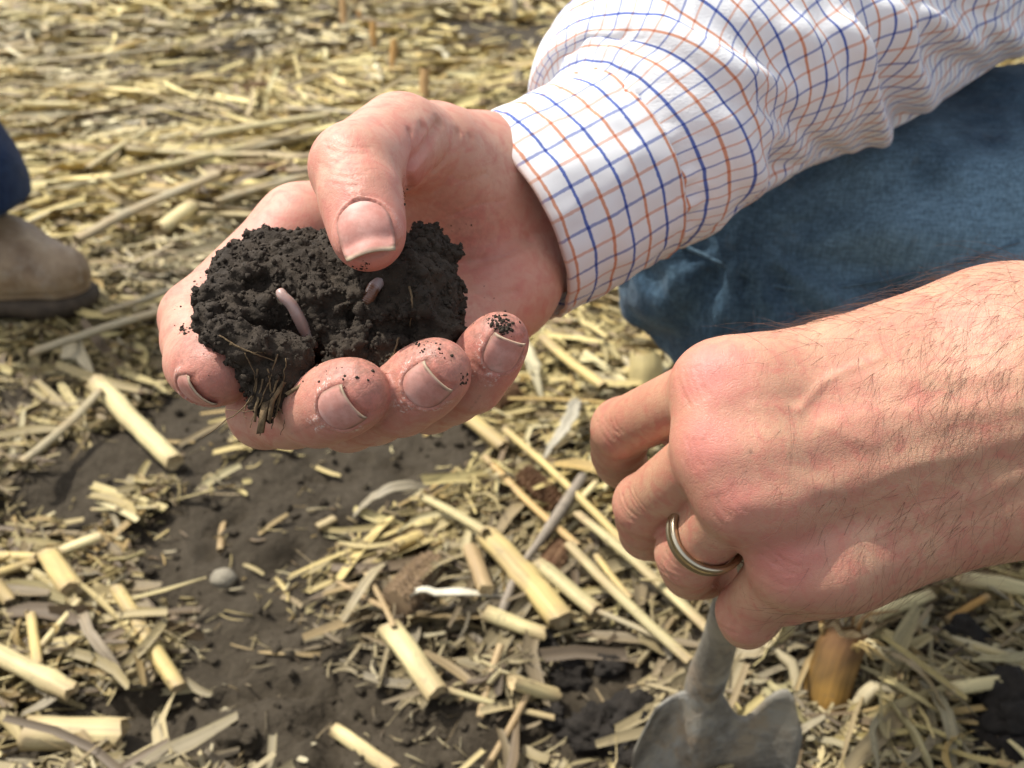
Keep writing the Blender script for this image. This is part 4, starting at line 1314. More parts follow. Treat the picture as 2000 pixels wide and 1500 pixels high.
# roots in the hanging tuft
M['root'] = simple_material("root_fibre", (.085, .055, .03), (.22, .15, .075), 500)
rr_ = np.random.default_rng(8)
ROOTS = [[(545, 690), (520, 760), (500, 800), (440, 800)], [(505, 720), (498, 770), (470, 800), (430, 830), (393, 858)], [(545, 740), (520, 800), (511, 850)], [(555, 745), (540, 810), (530, 838)],
         [(500, 760), (478, 800), (480, 818)], [(525, 720), (530, 790), (506, 846)], [(480, 690), (500, 735), (492, 790)], [(540, 790), (556, 815), (548, 850)], [(515, 740), (500, 800), (488, 835)],
         [(450, 672), (495, 690), (540, 706)], [(430, 655), (480, 684), (520, 690)], [(560, 700), (552, 760), (536, 800)], [(780, 660), (770, 690), (760, 700)], [(800, 560), (806, 600), (800, 640)]]
for i, L in enumerate(ROOTS):
    P = []
    for j, (x, y) in enumerate(L):
        q = cast(x, y, clod_sdf)
        ok = clod_sdf(q[None])[0] < .0008
        P.append(q - CF * .0006 if ok else at(x, y, .2035 + .001 * (i % 4)))
    pth = spline(P, 16) + rr_.normal(0, .00010, (16, 3))
    V, F = tube(pth, np.linspace(.00022, .00008, 16) * rr_.uniform(.6, 1.4), 5)
    obj("root_fibre", mesh_data("root_fibre", V, F, M['root']), clod_obj)
# woody scraps in the tuft
for i, (x0, y0, x1, y1, w) in enumerate([(520, 770, 508, 846, .0016), (505, 765, 495, 822, .0012), (545, 745, 520, 820, .0011), (475, 700, 540, 712, .0012), (600, 745, 560, 770, .0009)]):
    a, b = at(x0, y0, .2032), at(x1, y1, .2034)
    V, F, uv, kk = splinters(1, np.zeros(1), np.zeros(1), np.zeros(1), np.zeros(1), np.array([np.linalg.norm(b - a)]), np.array([w]), np.array([w * .5]), 60 + i)
    ax = unit(b - a); sy = unit(np.cross(CF, ax)); V = (a + b) / 2 + V[:, :1] * ax + V[:, 1:2] * sy + V[:, 2:] * np.cross(ax, sy)
    obj("root_scrap", mesh_data("root_scrap", V, F, M['root']), clod_obj)

def worm_material(name, a, b):
    n = NT(name); pos = n.coord('Object')
    c = n.mix(n.attr("belt"), n.mix(n.noise(500, 3, .5, pos), a, b), (.36, .27, .25))
    n.set(color=c, rough=.22, sss=.5, spec=.6, coat=.3, normal=n.bump(n.noise(1500, 2, .5, pos), .12, .0002))
    n.b.inputs['Subsurface Radius'].default_value = (1, .5, .4); n.b.inputs['Subsurface Scale'].default_value = .0012
    return n.m
def add_worm(pts, rad, prof, label, mat, seg, lift):
    P = np.array([cast(x, y, clod_base) - CF * l for (x, y), l in zip(pts, lift)])
    m = 130; path = spline(P, m); s = np.linspace(0, 1, m)
    r = rad * np.interp(s, *zip(*prof)) * (1 - .04 * np.abs(np.sin(s * math.pi * seg)) ** 4)
    V, F = tube(path, r, 18)
    me = mesh_data("earthworm", V, F, mat)
    set_attr(me, "belt", np.repeat(np.clip((s - .66) / .08, 0, 1) * .9, 18))
    return obj("earthworm", me, None, label=label, cat="earthworm")
add_worm([(548, 568), (556, 580), (572, 596), (584, 618), (597, 643), (610, 660), (624, 679)], .00158,
         [(0, .35), (.02, .72), (.10, .88), (.3, .92), (.6, 1.0), (.75, 1.05), (.9, .85), (.97, .6), (1, .15)],
         "longer pinkish grey earthworm lying across the front of the soil clump", worm_material("grey_pink_worm", (.31, .20, .165), (.40, .275, .235)), 52, [.0008, .0014, .0015, .0014, .0013, .0012, .0004])
add_worm([(710, 600), (716, 588), (724, 574), (732, 560), (742, 546)], .00170,
         [(0, .5), (.1, .9), (.3, 1.0), (.7, 1.0), (1, .8)],
         "short brownish earthworm half buried below the thumb tip", worm_material("brown_worm", (.12, .052, .028), (.19, .09, .052)), 20, [-.0012, -.0001, .0005, .0002, -.0018])

# dirt on the fingers
HH_f = lambda p: HH.sdf(p)
dr = np.random.default_rng(12)
cent, rad = [], []
for x, y, sx, sy, n_, big in ((455, 700, 60, 50, 46, .5), (660, 735, 75, 25, 36, .5), (850, 690, 45, 20, 26, .5), (975, 628, 30, 14, 70, .9), (985, 640, 14, 12, 40, 1.0), (905, 740, 8, 12, 26, .6), (710, 522, 14, 8, 26, .5),
                          (360, 645, 14, 10, 30, .9), (395, 565, 25, 30, 14, .6), (900, 440, 25, 16, 8, .5), (940, 600, 40, 40, 7, .5), (790, 370, 6, 30, 12, .5), (560, 435, 25, 20, 8, .4), (800, 520, 4, 8, 3, .6), (340, 600, 16, 60, 14, .3), (830, 672, 30, 6, 20, .7)):
    for k in range(int(n_ * 1.9)):
        q = cast(x + dr.normal(0, sx * .5), y + dr.normal(0, sy * .5), HH_f)
        if abs(HH.sdf(q[None])[0]) < .001:
            cent.append(q); rad.append((.00008 + .00042 * dr.random() ** 4.0) * (.6 + big))
V, F = crumbs(np.array(cent), np.array(rad), 14)
obj("dirt_specks", mesh_data("dirt_specks", V, F, M['lump']), None, label="dark soil specks stuck to the finger tips and thumb", cat="dirt specks", kind='stuff')

# ------------------------------------------------------------------ checked shirt sleeve with its cuff
def plaid_material():
    n = NT("checked_cotton")
    uv = n.n("ShaderNodeUVMap"); uv.uv_map = "weave"
    sep = n.n("ShaderNodeSeparateXYZ"); n.l(uv.outputs[0], sep.inputs[0])
    wob = n.math('MULTIPLY', n.math('SUBTRACT', n.noise(60, 2, .5), .5), .0006)
    S = .0148
    def line(co, phase, width):
        f = n.math('FRACT', n.math('ADD', n.math('DIVIDE', n.math('ADD', co, wob), S), phase))
        d = n.math('ABSOLUTE', n.math('SUBTRACT', f, .5))
        r = n.n("ShaderNodeMapRange"); r.interpolation_type = 'SMOOTHSTEP'
        r.inputs['From Min'].default_value = width * .62; r.inputs['From Max'].default_value = width * 1.05
        r.inputs['To Min'].default_value = 1; r.inputs['To Max'].default_value = 0
        n.l(d, r.inputs['Value']); return r.outputs[0]
    blue, orange = (.085, .15, .50), (.76, .30, .15)
    white = n.mix(n.noise(900, 2, .5), (.83, .83, .83), (.88, .88, .88))
    c = white
    for co, kb, ko in ((sep.outputs[1], .95, .90), (sep.outputs[0], .70, .62)):
        c = n.mix(n.math('MULTIPLY', line(co, 0.0, .044), kb), c, n.mix(1.0, c, blue, 'MULTIPLY'))
        c = n.mix(n.math('MULTIPLY', line(co, 0.5, .044), ko), c, n.mix(1.0, c, orange, 'MULTIPLY'))
    c = n.mix(n.attr("trim"), c, (.55, .27, .16))
    wx = n.n("ShaderNodeTexWave"); wx.inputs['Scale'].default_value = 1100; wx.bands_direction = 'X'; n.l(uv.outputs[0], wx.inputs[0])
    wy = n.n("ShaderNodeTexWave"); wy.inputs['Scale'].default_value = 1100; wy.bands_direction = 'Y'; n.l(uv.outputs[0], wy.inputs[0])
    h = n.math('ADD', wx.outputs['Fac'], wy.outputs['Fac'])
    n.set(color=c, rough=.85, spec=.2, sheen=.05, normal=n.bump(n.noise(260, 4, .6), .35, .0009, n.bump(h, .15, .0001)))
    # thin cotton lets some light through
    tr = n.n("ShaderNodeBsdfTranslucent"); n.l(c, tr.inputs[0])
    ms = n.n("ShaderNodeMixShader"); ms.inputs[0].default_value = .16
    n.l(n.b.outputs[0], ms.inputs[1]); n.l(tr.outputs[0], ms.inputs[2]); n.l(ms.outputs[0], n.out.inputs[0])
    return n.m
M['plaid'] = plaid_material()

def ring_frame(axis):
    up = unit(np.array([0, 0, 1.0]) - axis * axis[2])
    return up, np.cross(axis, up)

def cloth_mesh(name, V, uvs, mat, closed=True, trim=None):
    m, n = V.shape[:2]
    i = np.arange(m - 1)[:, None]; j = np.arange(n if closed else n - 1)[None]
    a = i * n + j; b = i * n + (j + 1) % n
    F = np.stack([a, b, b + n, a + n], -1).reshape(-1, 4)
    me = mesh_data(name, V.reshape(-1, 3), F, mat)
    lay = me.uv_layers.new(name="weave")
    u0 = uvs.reshape(-1, 2); L = u0[F].copy()
    if closed:
        per = np.broadcast_to(uvs[:, 0, 0] * 0 + PERIM, (m,))
        wrap = (np.broadcast_to(j, a.shape) == n - 1).reshape(-1)
        L[wrap, 1, 0] += PERIM; L[wrap, 2, 0] += PERIM
    lay.data.foreach_set("uv", L.astype(np.float32).ravel())
    set_attr(me, "trim", np.zeros(m * n) if trim is None else trim)
    return me

NU = 176
PERIM = 0.0148 * 16
c0, c1 = at(990, 446, .2980), at(1204, 326, .3120)
CL_ = float(np.linalg.norm(c1 - c0)) + .001
ax = unit(c1 - c0); up, sd = ring_frame(ax)
th = np.linspace(0, 2 * math.pi, NU, endpoint=False)
U = th / (2 * math.pi) * PERIM
def ring(c, r, u, s, k=1.0):
    return c + r * (np.cos(th)[:, None] * u + np.sin(th)[:, None] * s * k)
prof = [(-.0, .0345), (.0, .0353), (.0006, .0358), (.004, .0359)] + [(x, .0359 + .0006 * math.sin(x * 90) + .0012 * max(0, x / CL_ - .3)) for x in np.linspace(.008, CL_ - .004, 18)] + [(CL_ - .0012, .0368), (CL_, .0360), (CL_, .0325)]
V = np.array([ring(c0 + ax * x, r, up, sd) for x, r in prof])
pn = V.reshape(-1, 3)
rad_dir = (V - np.array([c0 + ax * x for x, r in prof])[:, None]); rad_dir /= np.linalg.norm(rad_dir, axis=2, keepdims=True)
V = V + rad_dir * (.0011 * fbm(pn, 45, 3, 9)).reshape(V.shape[:2] + (1,)) + rad_dir * (.0006 * vnoise(pn, 160, 5)).reshape(V.shape[:2] + (1,))
uvs = np.stack(np.meshgrid(U, np.array([x for x, r in prof]) + .0115), -1)
shirt_cuff_V = V
# inner wall so the cuff has thickness
inner = np.array([ring(c0 + ax * x, r, up, sd) for x, r in [(.0, .0345), (.006, .0336), (.03, .0332), (CL_, .0325)]])
uvi = np.stack(np.meshgrid(U, np.array([.0, .006, .03, CL_])), -1)
trim = np.zeros((len(prof), NU)); trim[0:2] = .7; trim[2] = .35
sleeve_root = empty("shirt_sleeve", (0, 0, 0))
sleeve_root.parent = farmer; sleeve_root.matrix_parent_inverse = Matrix.Translation(-world_loc(farmer))
obj("cuff", cloth_mesh("cuff", V, uvs, M['plaid'], trim=trim.ravel()), sleeve_root)
obj("cuff_lining", cloth_mesh("cuff_lining", inner[:, ::-1], uvi, M['plaid']), sleeve_root)

# the sleeve: longer than the arm, so it buckles; relaxed as cloth
MU = 150
ctr = spline([c1 - ax * .010, at(1236, 290, .317), at(1302, 196, .331), at(1460, 78, .362), at(1700, -30, .410), at(2050, -250, .480)], 400)
seglen = np.concatenate([[0], np.cumsum(np.linalg.norm(np.diff(ctr, axis=0), axis=1))])
tt = np.linspace(0, seglen[-1], MU)
cen = np.stack([np.interp(tt, seglen, ctr[:, k]) for k in range(3)], 1)
tan = np.gradient(cen, axis=0); tan /= np.linalg.norm(tan, axis=1, keepdims=True)
sn = tt / seglen[-1]
R = np.interp(tt, [0, .009, .019, .037, .077, .137, .257], [.0338, .0350, .0420, .0490, .0550, .0615, .0660])
rs = np.random.default_rng(31)
X = np.zeros((MU, NU, 3))
for i in range(MU):
    u_, s_ = ring_frame(tan[i]); X[i] = ring(cen[i], R[i], u_, s_)
rdir = X - cen[:, None]; rdir /= np.linalg.norm(rdir, axis=2, keepdims=True)
X0 = X.copy()
# hanging folds laid in by hand: (start point, end point of the ridge in the photograph, height, width)
CAMV = lambda p: ((p - CP) @ CF)
def pix(p):
    z = (p - CP) @ CF
    return np.stack([1000 + FPX * ((p - CP) @ CR) / z, 750 - FPX * ((p - CP) @ CU) / z], -1)
seen = ((X - CP) * rdir).sum(2) < 0
pxy = pix(X)
def seg2(p, a, b):
    a, b = np.array(a, float), np.array(b, float); ba = b - a
    t = np.clip(((p - a) @ ba) / (ba @ ba), 0, 1)
    return np.linalg.norm(p - a - t[..., None] * ba, axis=-1), t
FOLDS = [((1225, 215), (1330, 440), .0050, 26), ((1390, 330), (1325, 470), -.0045, 20), ((1420, 250), (1492, 388), .0062, 26), ((1370, 300), (1400, 460), -.004, 22), ((1540, 300), (1510, 400), -.0055, 24),
         ((1640, 60), (1735, 290), .0080, 26), ((1560, 60), (1650, 230), .0035, 26), ((1700, 130), (1770, 250), -.0065, 26), ((1735, 20), (1800, 190), .006, 24), ((1790, 100), (1900, 130), -.005, 22), ((1800, 30), (1900, 90), .006, 18),
         ((1160, 100), (1260, 190), .0045, 22), ((1110, 90), (1180, 150), -.004, 18), ((1190, 60), (1300, 120), -.0025, 24), ((1290, 60), (1470, 170), .0030, 34), ((1345, 20), (1560, 130), -.0025, 34),
         ((1480, 180), (1640, 300), -.0035, 26), ((1440, 420), (1720, 300), -.0045, 16), ((1330, 490), (1500, 405), -.004, 14), ((1290, 250), (1300, 380), -.004, 16), ((1930, 20), (1990, 90), .006, 24), ((1600, 250), (1700, 320), .003, 22), ((1880, 0), (1960, 40), -.005, 18)]
disp = np.zeros((MU, NU))
for a, b, h, w in FOLDS:
    d, t = seg2(pxy, a, b)
    disp += np.where(seen, 1.45 * h * np.exp(-(d / w) ** 2) * np.clip(np.minimum(t + .35, 1.35 - t) * 2, 0, 1), 0)
disp *= np.clip((tt - .016) / .022, 0, 1)[:, None]
X = X + rdir * disp[..., None]
X += rdir * (.0010 * vnoise(X.reshape(-1, 3), 120, 77)).reshape(MU, NU, 1)
gath = np.clip(1 - np.abs(tt - .015) / .014, 0, 1)[:, None] * (np.sin(th * 15 + np.sin(th * 4) * 1.5))[None] * .0024
X = X + rdir * gath[..., None]
# rest lengths of the flat cloth
ra = np.linalg.norm(np.diff(X0, axis=0), axis=2) * 1.16
rc = np.linalg.norm(np.roll(X0, -1, 1) - X0, axis=2) * np.interp(tt, [0, .018, .057], [1.0, 1.06, 1.05])[:, None]
rdg = np.sqrt(ra ** 2 + ((rc[:-1] + rc[1:]) / 2) ** 2)
b2a = np.linalg.norm(X0[3:] - X0[:-3], axis=2) * 1.10
b2c = np.linalg.norm(np.roll(X0, -3, 1) - X0, axis=2) * 1.0
armR = np.where(tt < .016, R * .985, R * .66)
pin = np.zeros((MU, NU)); pin[:int(np.sum(tt < .011))] = 1; pin[-1] = 1
free = (1 - pin)[..., None]
Xa = X.copy()
for it in range(70):
    D = np.zeros_like(X); Wt = np.zeros((MU, NU, 1))
    def con(i0, i1, rest, k):
        d = X[i1] - X[i0]; L = np.linalg.norm(d, axis=2, keepdims=True) + 1e-12
        c = d * (.5 * k * (1 - rest[..., None] / L))
        D[i0] += c; D[i1] -= c; Wt[i0] += k; Wt[i1] += k
    S_ = slice
    con((S_(0, -1),), (S_(1, None),), ra, 1.0)
    jr = np.roll(np.arange(NU), -1); jr3 = np.roll(np.arange(NU), -3)
    d = X[:, jr] - X; L = np.linalg.norm(d, axis=2, keepdims=True); c = d * (.5 * (1 - rc[..., None] / L)); D += c; D[:, jr] -= c; Wt += 2
    for q in (jr, np.roll(np.arange(NU), 1)):
        d = X[1:][:, q] - X[:-1]; L = np.linalg.norm(d, axis=2, keepdims=True); c = d * (.5 * .6 * (1 - rdg[..., None] / L))
        D[:-1] += c; D[1:, q] -= c; Wt[:-1] += .6; Wt[1:] += .6
    con((S_(0, -3),), (S_(3, None),), b2a, .5)
    d = X[:, jr3] - X; L = np.linalg.norm(d, axis=2, keepdims=True); c = d * (.5 * .5 * (1 - b2c[..., None] / L)); D += c; D[:, jr3] -= c; Wt += 1.0
    X = X + free * (D / Wt * 1.6)
    X[..., 2] -= .000006 * (1 - pin)
    X = X + free * (X0 + rdir * disp[..., None] - X) * .05          # keep the blousing where it hangs
    v = X - cen[:, None]; ra_ = np.linalg.norm(v, axis=2, keepdims=True)
    X = np.where(ra_ < armR[:, None, None], cen[:, None] + v / ra_ * armR[:, None, None], X)
la = np.linalg.norm(np.diff(X, axis=0), axis=2).mean(1)
la = np.convolve(np.pad(la, 4, mode='edge'), np.ones(9) / 9, mode='valid')
vv_ = np.concatenate([[0], np.cumsum(la)])
uvs = np.stack(np.meshgrid(U, vv_ * 1.2 + .004), -1)
# the sleeve is cut wider than the cuff, so its checks run on unsqueezed
uvs[..., 0] = uvs[..., 0]
P2 = PERIM; PERIM = .0148 * 29; uvs[..., 0] = (th / (2 * math.pi) * PERIM)[None]
so = obj("sleeve_cloth", cloth_mesh("sleeve_cloth", X, uvs, M['plaid']), sleeve_root)
sub = so.modifiers.new("soft", 'SUBSURF'); sub.levels = 1; sub.render_levels = 1
PERIM = P2

# ------------------------------------------------------------------ denim
def denim_material(name, dark, mid, pale):
    n = NT(name); pos = n.coord('Object')
    a = n.noise(20, 4, .6, pos); b = n.noise(900, 3, .7, n.mapping(pos, (.12, .9, 1.0), (0, 0.25, .35)))
    d = n.noise(900, 3, .7, n.mapping(pos, (1.0, .9, .10), (0.2, 0.1, .2)))
    c = n.mix(n.ramp(a, [(.34, 0.), (.68, 1.)]), dark, mid)
    c = n.mix(n.math('MULTIPLY', n.ramp(n.noise(75, 5, .7, pos), [(.45, 0.), (.75, 1.)]), .35), c, pale)
    c = n.mix(n.attr("wear_and_sunlit"), c, pale)
    grain = n.math('MULTIPLY', b, d)
    c = n.mix(.8, c, n.ramp(grain, [(.12, .45), (.42, 1.7)]), 'MULTIPLY')
    c = n.mix(n.math('MULTIPLY', n.ramp(n.noise(38, 4, .7, pos), [(.60, 0.), (.72, 1.)]), .25), c, (.20, .17, .10))
    tw = n.n("ShaderNodeTexWave"); tw.inputs['Scale'].default_value = 420; tw.inputs['Distortion'].default_value = 1.5; tw.bands_direction = 'DIAGONAL'; n.l(pos, tw.inputs[0])
    n.set(color=c, rough=.9, spec=.15, sheen=.1, normal=n.bump(n.noise(120, 5, .7, pos), .6, .003, n.bump(n.math('ADD', grain, tw.outputs['Fac']), .35, .0005)))
    return n.m
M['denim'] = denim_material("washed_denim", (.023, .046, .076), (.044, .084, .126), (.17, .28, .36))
M['navy'] = denim_material("dark_denim", (.010, .022, .060), (.018, .036, .085), (.035, .06, .12))
def jeans(p):
    k = at(1402, 482, .490)
    d = cone(p, k, at(1720, 800, .500), .0545, .056)
    d = smin(d, cone(p, k, at(2400, 425, .505), .0535, .118), .02)
    for a, b, dep, w in JF: d = d + dep * np.exp(-(seg_dist(p, np.array([a, b])) / w) ** 2)
    # folds raying out from the knee
    q = p - k; ang = np.arctan2(q @ CU, q @ CR); rad_ = np.sqrt((q * q).sum(1))
    d = d + .0034 * np.sin(ang * 11 + 2.0 * vnoise(p, 22, 6)) * np.exp(-((rad_ - .085) / .04) ** 2)
    return d + .0042 * fbm(p, 20, 3, 51)
JF = [(at(1360, 560, 0.430), at(1480, 680, 0.400), .010, .008), (at(1300, 520, 0.440), at(1420, 690, 0.410), -.006, .010), (at(1420, 560, 0.420), at(1560, 640, 0.400), -.005, .012), (at(1560, 470, 0.420), at(1700, 560, 0.400), .006, .010), (at(1700, 350, 0.440), at(1960, 470, 0.440), -.005, .014), (at(1800, 330, 0.460), at(2000, 340, 0.480), .006, .012), (at(1240, 560, 0.460), at(1350, 690, 0.430), -.003, .006)]
jv, jf, jn = solid(jeans, (.02, .22, -.03), (.50, .66, .42), .006, 1, 1, lambda p, n: .0009 * fbm(p, 60, 3, 5))
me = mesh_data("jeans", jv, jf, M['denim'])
set_attr(me, "wear_and_sunlit", .95 * np.exp(-(seg_dist(jv, np.array([at(1760, 455, .41), at(2100, 400, .40)])) / .055) ** 2) * np.clip(1.1 + fbm(jv, 25, 3, 8), 0, 1))  # pale thigh patch: a sunlit area painted into the colour, with some fading
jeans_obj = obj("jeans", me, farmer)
# the side seam: a doubled ridge with its stitching
def on_jeans(x, y): return cast(x, y, jeans, .25, .62)
sp = spline(np.array([on_jeans(x, y) for x, y in ((1330, 478), (1420, 520), (1520, 560), (1640, 560), (1780, 535), (1900, 505), (1990, 470))]), 60)
sv2, sf2 = tube(sp - CF * .0002, .0011, 6)
me = mesh_data("seam", sv2, sf2, M['denim']); set_attr(me, "wear_and_sunlit", np.full(len(sv2), .35)); obj("seam", me, jeans_obj)

# ------------------------------------------------------------------ the other person's leg and boot
foot = ground_pt(-38, 598)
foot = foot + np.array([0, 0, .012])
other = empty("person", foot, label="second person's dark blue trouser leg and brown boot at the frame edge", cat="person")
bx = np.array([1.0, -.18, 0]); bx /= np.linalg.norm(bx); bz = np.array([0, 0, 1.0]); by = np.cross(bz, bx)
B = lambda x, y, z: foot + bx * x + by * y + bz * z
def trouser(p):
    d = cone(p, B(.038, 0, .085), B(-.105, 0, .60), .063, .085)
    d = smax(d, B(0, 0, .098)[2] - p[:, 2] + .06 * (p[:, 0] - foot[0]) , .004)
    d = d + .0045 * np.sin((p[:, 2] - foot[2]) * 75 + 2.5 * vnoise(p, 9, 4)) * np.clip(1 - (p[:, 2] - foot[2] - .1) / .16, 0, 1)
    return d + .004 * fbm(p, 14, 3, 2)
tv, tf, tn = solid(trouser, B(-.16, -.14, .05), B(.14, .14, .52) + 0, .008, 1, 1)
me = mesh_data("trouser_leg", tv, tf, M['navy']); set_attr(me, "wear_and_sunlit", .4 * np.exp(-((tv[:, 2] - foot[2] - .103) / .004) ** 2))
obj("trouser_leg", me, other)
def boot(p):
    d = cone(p, B(-.045, 0, .055), B(.050, 0, .052), .044, .040, bz, 1.05)
    d = smin(d, cone(p, B(.045, 0, .046), B(.108, 0, .034), .041, .033), .03)
    d = smin(d, cone(p, B(-.02, 0, .05), B(-.02, 0, .14), .046, .044), .03)
    d = smax(d, foot[2] + .014 - p[:, 2], .004)
    d = d + .0022 * np.exp(-(((p[:, 2] - foot[2] - .024) / .0022) ** 2)) + .0016 * np.exp(-((((p - B(.062, 0, 0)) @ bx + .25 * np.abs((p - B(0, 0, 0)) @ by)) / .0016) ** 2))
    return d + .0012 * np.sin((p @ bx) * 210) * np.exp(-(((p - B(.02, 0, .09)) @ bx) / .02) ** 2) + .0015 * fbm(p, 30, 2, 6)
def leather():
    n = NT("worn_leather"); pos = n.coord('Object')
    a = n.noise(22, 5, .65, pos)
    c = n.mix(n.ramp(a, [(.35, 0.), (.65, 1.)]), (.17, .105, .055), (.38, .275, .165))
    c = n.mix(n.math('MULTIPLY', n.ramp(n.noise(60, 5, .7, pos), [(.5, 0.), (.8, 1.)]), .7), c, (.40, .34, .25))
    n.set(color=c, rough=.55, spec=.4, normal=n.bump(n.noise(240, 5, .7, pos), .4, .0012)); return n.m
M['leather'] = leather()
bv, bf, bn = solid(boot, B(-.12, -.08, -.01) - .02, B(.17, .08, .20) + .02, .005, 1, 1)
boot_obj = obj("boot", mesh_data("boot", bv, bf, M['leather']), other)
def sole(p):
    d = cone(p, B(-.05, 0, .008), B(.104, 0, .008), .047, .040, bz, .5)
    d = smax(d, p[:, 2] - foot[2] - .018, .003)
    return d
sv, sf, sn_ = solid(sole, B(-.13, -.09, -.03) - .02, B(.18, .09, .05) + .02, .006, 1, 1)
obj("sole", mesh_data("sole", sv, sf, simple_material("boot_sole", (.040, .030, .020), (.09, .065, .042), 60)), boot_obj)

# ------------------------------------------------------------------ spade standing in the loosened soil
def spade_metal():
    n = NT("soiled_steel"); pos = n.coord('Object')
    a = n.noise(26, 5, .6, pos, 0.6); b = n.noise(160, 5, .7, pos)
    mud = n.ramp(n.math('ADD', n.math('MULTIPLY', a, .8), n.math('MULTIPLY', b, .25)), [(.46, 0.), (.66, 1.)])
    rust = n.ramp(n.noise(40, 4, .7, n.mapping(pos, (1.3, 1, .8))), [(.48, 0.), (.62, 1.)])
    c = n.mix(rust, (.30, .305, .285), (.30, .23, .16))
    dust = n.ramp(n.noise(18, 4, .6, pos), [(.30, 0.), (.50, 1.)])
    c = n.mix(n.math('MULTIPLY', dust, .75), c, (.235, .205, .150))
    c = n.mix(mud, c, (.060, .050, .037))
    n.set(color=c, metal=n.math('MULTIPLY', n.math('SUBTRACT', 1.0, mud), .25), rough=n.math('ADD', .55, n.math('MULTIPLY', mud, .4)), normal=n.bump(b, .4, .0012, n.bump(mud, .5, .0015)))
    return n.m
M['steel'] = spade_metal()
top, neck, sh, tip = at(1448, 1076, .315), at(1420, 1185, .375), at(1378, 1335, .440), at(1345, 1560, .470)
spd = empty("spade", ground_pt(1360, 1480), label="soil stained steel hand spade standing in the dug patch", cat="spade")
hp = spline([at(1462, 1040, .292), top, neck, at(1400, 1270, .415), sh, at(1368, 1390, .452)], 30)
V, F = tube(hp, np.interp(np.linspace(0, 1, 30), [0, .2, .45, .75, .92, 1], [.0042, .0048, .0072, .0100, .0098, .0050]), 20)
obj("socket", mesh_data("socket", V, F, M['steel']), spd)
wood = simple_material("worn_wood", (.30, .19, .10), (.20, .12, .06), 90)
V, F = tube(np.array([at(1462, 1042, .290), at(1478, 1005, .280), at(1500, 960, .272)]), [.0050, .0062, .0060], 14)
obj("handle", mesh_data("handle", V, F, wood), spd)
# blade: a dished plate with shoulders and a raised middle rib
dn = unit(tip - sh); fw = unit(-CF * 1.0 - dn * (-CF @ dn)); sw = np.cross(dn, fw); sw = sw if sw @ CR > 0 else -sw
nu_, nv_ = 31, 36
rows = []
for iv in range(nv_):
    v = iv / (nv_ - 1)
    for iu in range(nu_):
        u = iu / (nu_ - 1) * 2 - 1
        wl, wr = .034, .051
        w = wl if u < 0 else wr
        shoulder = .004 + .017 * abs(u) + .010 * max(0, abs(u) - .8) / .2 if u < 0 else -.001 + .024 * math.exp(-((u - .42) / .25) ** 2) + .003 * u + .012 * (max(0, u - .86) / .14) ** 2
        y = -.004 + shoulder + v * (.150 - shoulder)
        x = u * w * (1 - .18 * v ** 2) * (1 - .10 * max(0, .1 - v) / .1 * abs(u))
        z = .0075 * math.exp(-(u * w / .0085) ** 2) * (1 - v) ** .7 + .008 * u * u + .0007 * math.sin(9 * v + 5 * u)
        rows.append(sh + dn * y + sw * x + fw * z)
Vb = np.array(rows); N = len(Vb); VV = np.concatenate([Vb, Vb - fw * .0022])
F = []
for i in range(nv_ - 1):
    for j in range(nu_ - 1):
        a = i * nu_ + j; F.append([a, a + 1, a + nu_ + 1, a + nu_]); F.append([N + a, N + a + nu_, N + a + nu_ + 1, N + a + 1])
rim = list(range(nu_)) + [i * nu_ + nu_ - 1 for i in range(1, nv_)] + [(nv_ - 1) * nu_ + k for k in range(nu_ - 2, -1, -1)] + [i * nu_ for i in range(nv_ - 2, 0, -1)]
for a, b in zip(rim, rim[1:] + rim[:1]): F.append([a, N + a, N + b, b])
obj("blade", mesh_data("blade", VV, F, M['steel']), spd)

# ------------------------------------------------------------------ rings and hair
n_ = NT("brushed_gold"); n_.set(color=(.55, .47, .33), metal=1.0, rough=n_.math('ADD', .2, n_.math('MULTIPLY', n_.noise(900, 3, .6), .15))); M['gold'] = n_.m
def add_ring(c, axis, rad, wd, label):
    axis = unit(axis); u_ = unit(np.cross(axis, [.3, .2, 1])); s_ = np.cross(axis, u_)
    n = 72; pr = [(-.5, -.0002), (-.5, .0009), (-.40, .0015), (-.22, .0017), (-.15, .0013), (0, .0013), (.15, .0013), (.22, .0017), (.40, .0015), (.5, .0009), (.5, -.0002)]
    V = []
    t_ = np.linspace(0, 2 * math.pi, n, endpoint=False)
    for a, r in pr: V.append(c + axis * a * wd + (rad + r) * (np.cos(t_)[:, None] * u_ + np.sin(t_)[:, None] * s_))
    V = np.concatenate(V); m = len(pr)
    F = [[i * n + j, i * n + (j + 1) % n, ((i + 1) % m) * n + (j + 1) % n, ((i + 1) % m) * n + j] for i in range(m) for j in range(n)]
    return obj("wedding_ring", mesh_data("wedding_ring", V, F, M['gold']), None, label=label, cat="ring", group=None)
fr = GH.named['rng']; a_, b_ = fr.p[0], fr.p[1]
add_ring(a_ + (b_ - a_) * .58 , b_ - a_ + CU * .004, .0097, .0050, "gold wedding ring with grooved edges on the finger of the left hand")
fr = HH.named['rng']; a_, b_ = fr.p[1], fr.p[0]
add_ring(a_ + (b_ - a_) * .45, b_ - a_, .0103, .0045, "thin gold ring glimpsed under the fingers of the open hand")

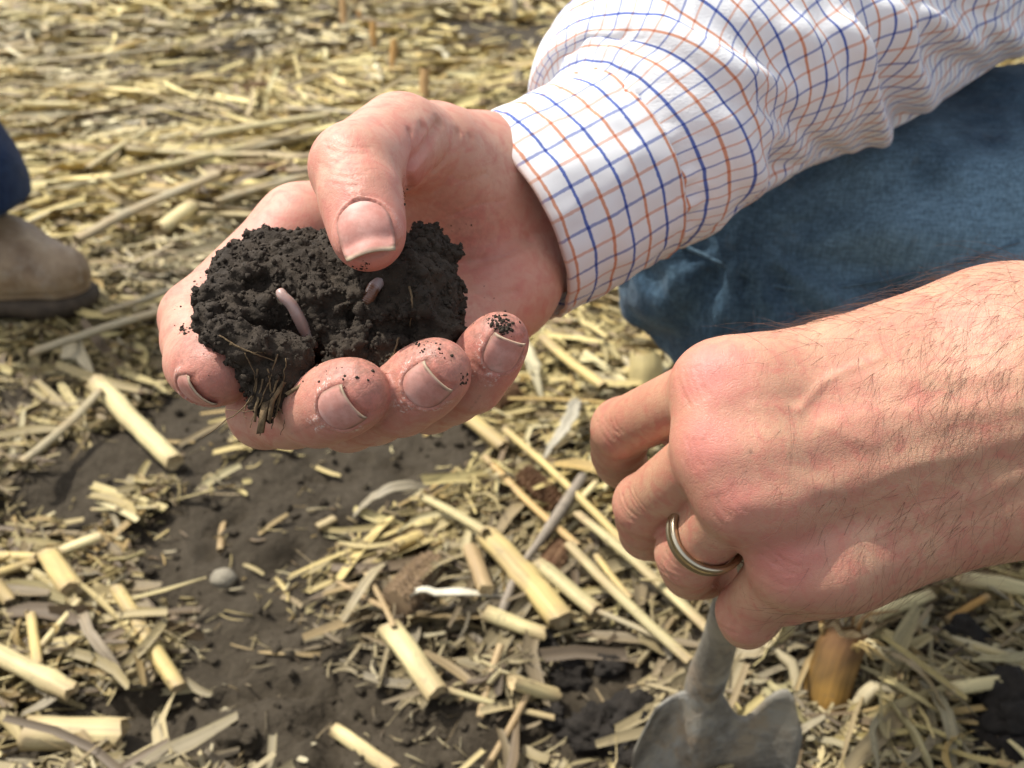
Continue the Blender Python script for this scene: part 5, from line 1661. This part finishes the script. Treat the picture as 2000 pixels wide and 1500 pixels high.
def add_hair(v, nrm, weight, n_, lo, hi, flow, parent, seed, rad=.000040):
    r = np.random.default_rng(seed)
    idx = r.choice(len(v), n_, p=weight / weight.sum())
    seg = 6; V = np.zeros((n_, seg + 1, 3, 3)); 
    L = r.uniform(lo, hi, n_) * r.uniform(.6, 1.2, n_)
    d = flow[None] + r.normal(0, .24, (n_, 3)); nn_ = nrm[idx]
    d = d - nn_ * (d * nn_).sum(1, keepdims=True); d /= np.linalg.norm(d, axis=1, keepdims=True)
    s_ = np.cross(nn_, d); k = r.normal(0.25, .5, n_); rise = r.uniform(.08, .75, n_)
    for i in range(seg + 1):
        t = i / seg
        c = v[idx] + (d * (L * t)[:, None]) + s_ * (k * t * t * L)[:, None] + nn_ * (rise * L * (t - .75 * t * t))[:, None] - nn_ * .0001
        rr = rad * (1 - .75 * t)
        for j in range(3):
            a = 2 * math.pi * j / 3
            V[:, i, j] = c + rr * (math.cos(a) * s_ + math.sin(a) * nn_)
    f = []
    for i in range(seg):
        for j in range(3):
            a = i * 3 + j; b = i * 3 + (j + 1) % 3; f.append([a, b, b + 3, a + 3])
    F = (np.arange(n_)[:, None, None] * (seg + 1) * 3 + np.array(f)[None]).reshape(-1, 4)
    return obj("arm_hair", mesh_data("arm_hair", V.reshape(-1, 3), F, M['hair']), parent, kind='stuff')
n_ = NT("brown_hair"); n_.set(color=(.13, .065, .038), rough=.45, spec=.4); M['hair'] = n_.m
hv, hn = GH_v, GH_n
px_ = pix(hv)
facing = np.clip((hn @ -CF) + .25, 0, 1)
wgt = facing * np.clip((px_[:, 0] - 1480) / 420, 0, 1) ** 1.3 * (px_[:, 0] < 2040) * (.55 + .45 * np.clip(.5 + fbm(hv, 60, 2, 3), 0, 1))
add_hair(hv, hn, wgt + 1e-9, 620, .008, .018, -.55 * CR - .75 * CU + .15 * CF, left_arm, 1)
w2 = np.exp(-((hn @ CU) - .85) ** 2 / .05) * (px_[:, 0] > 1500) * (px_[:, 0] < 2040)
add_hair(hv, hn, w2 + 1e-9, 260, .008, .020, -.8 * CR + .35 * CU, left_arm, 2)
w3 = facing * (px_[:, 0] > 1330) * (px_[:, 0] < 1700)
add_hair(hv, hn, w3 + 1e-9, 160, .003, .007, -.8 * CR - .4 * CU, left_arm, 3, .00002)
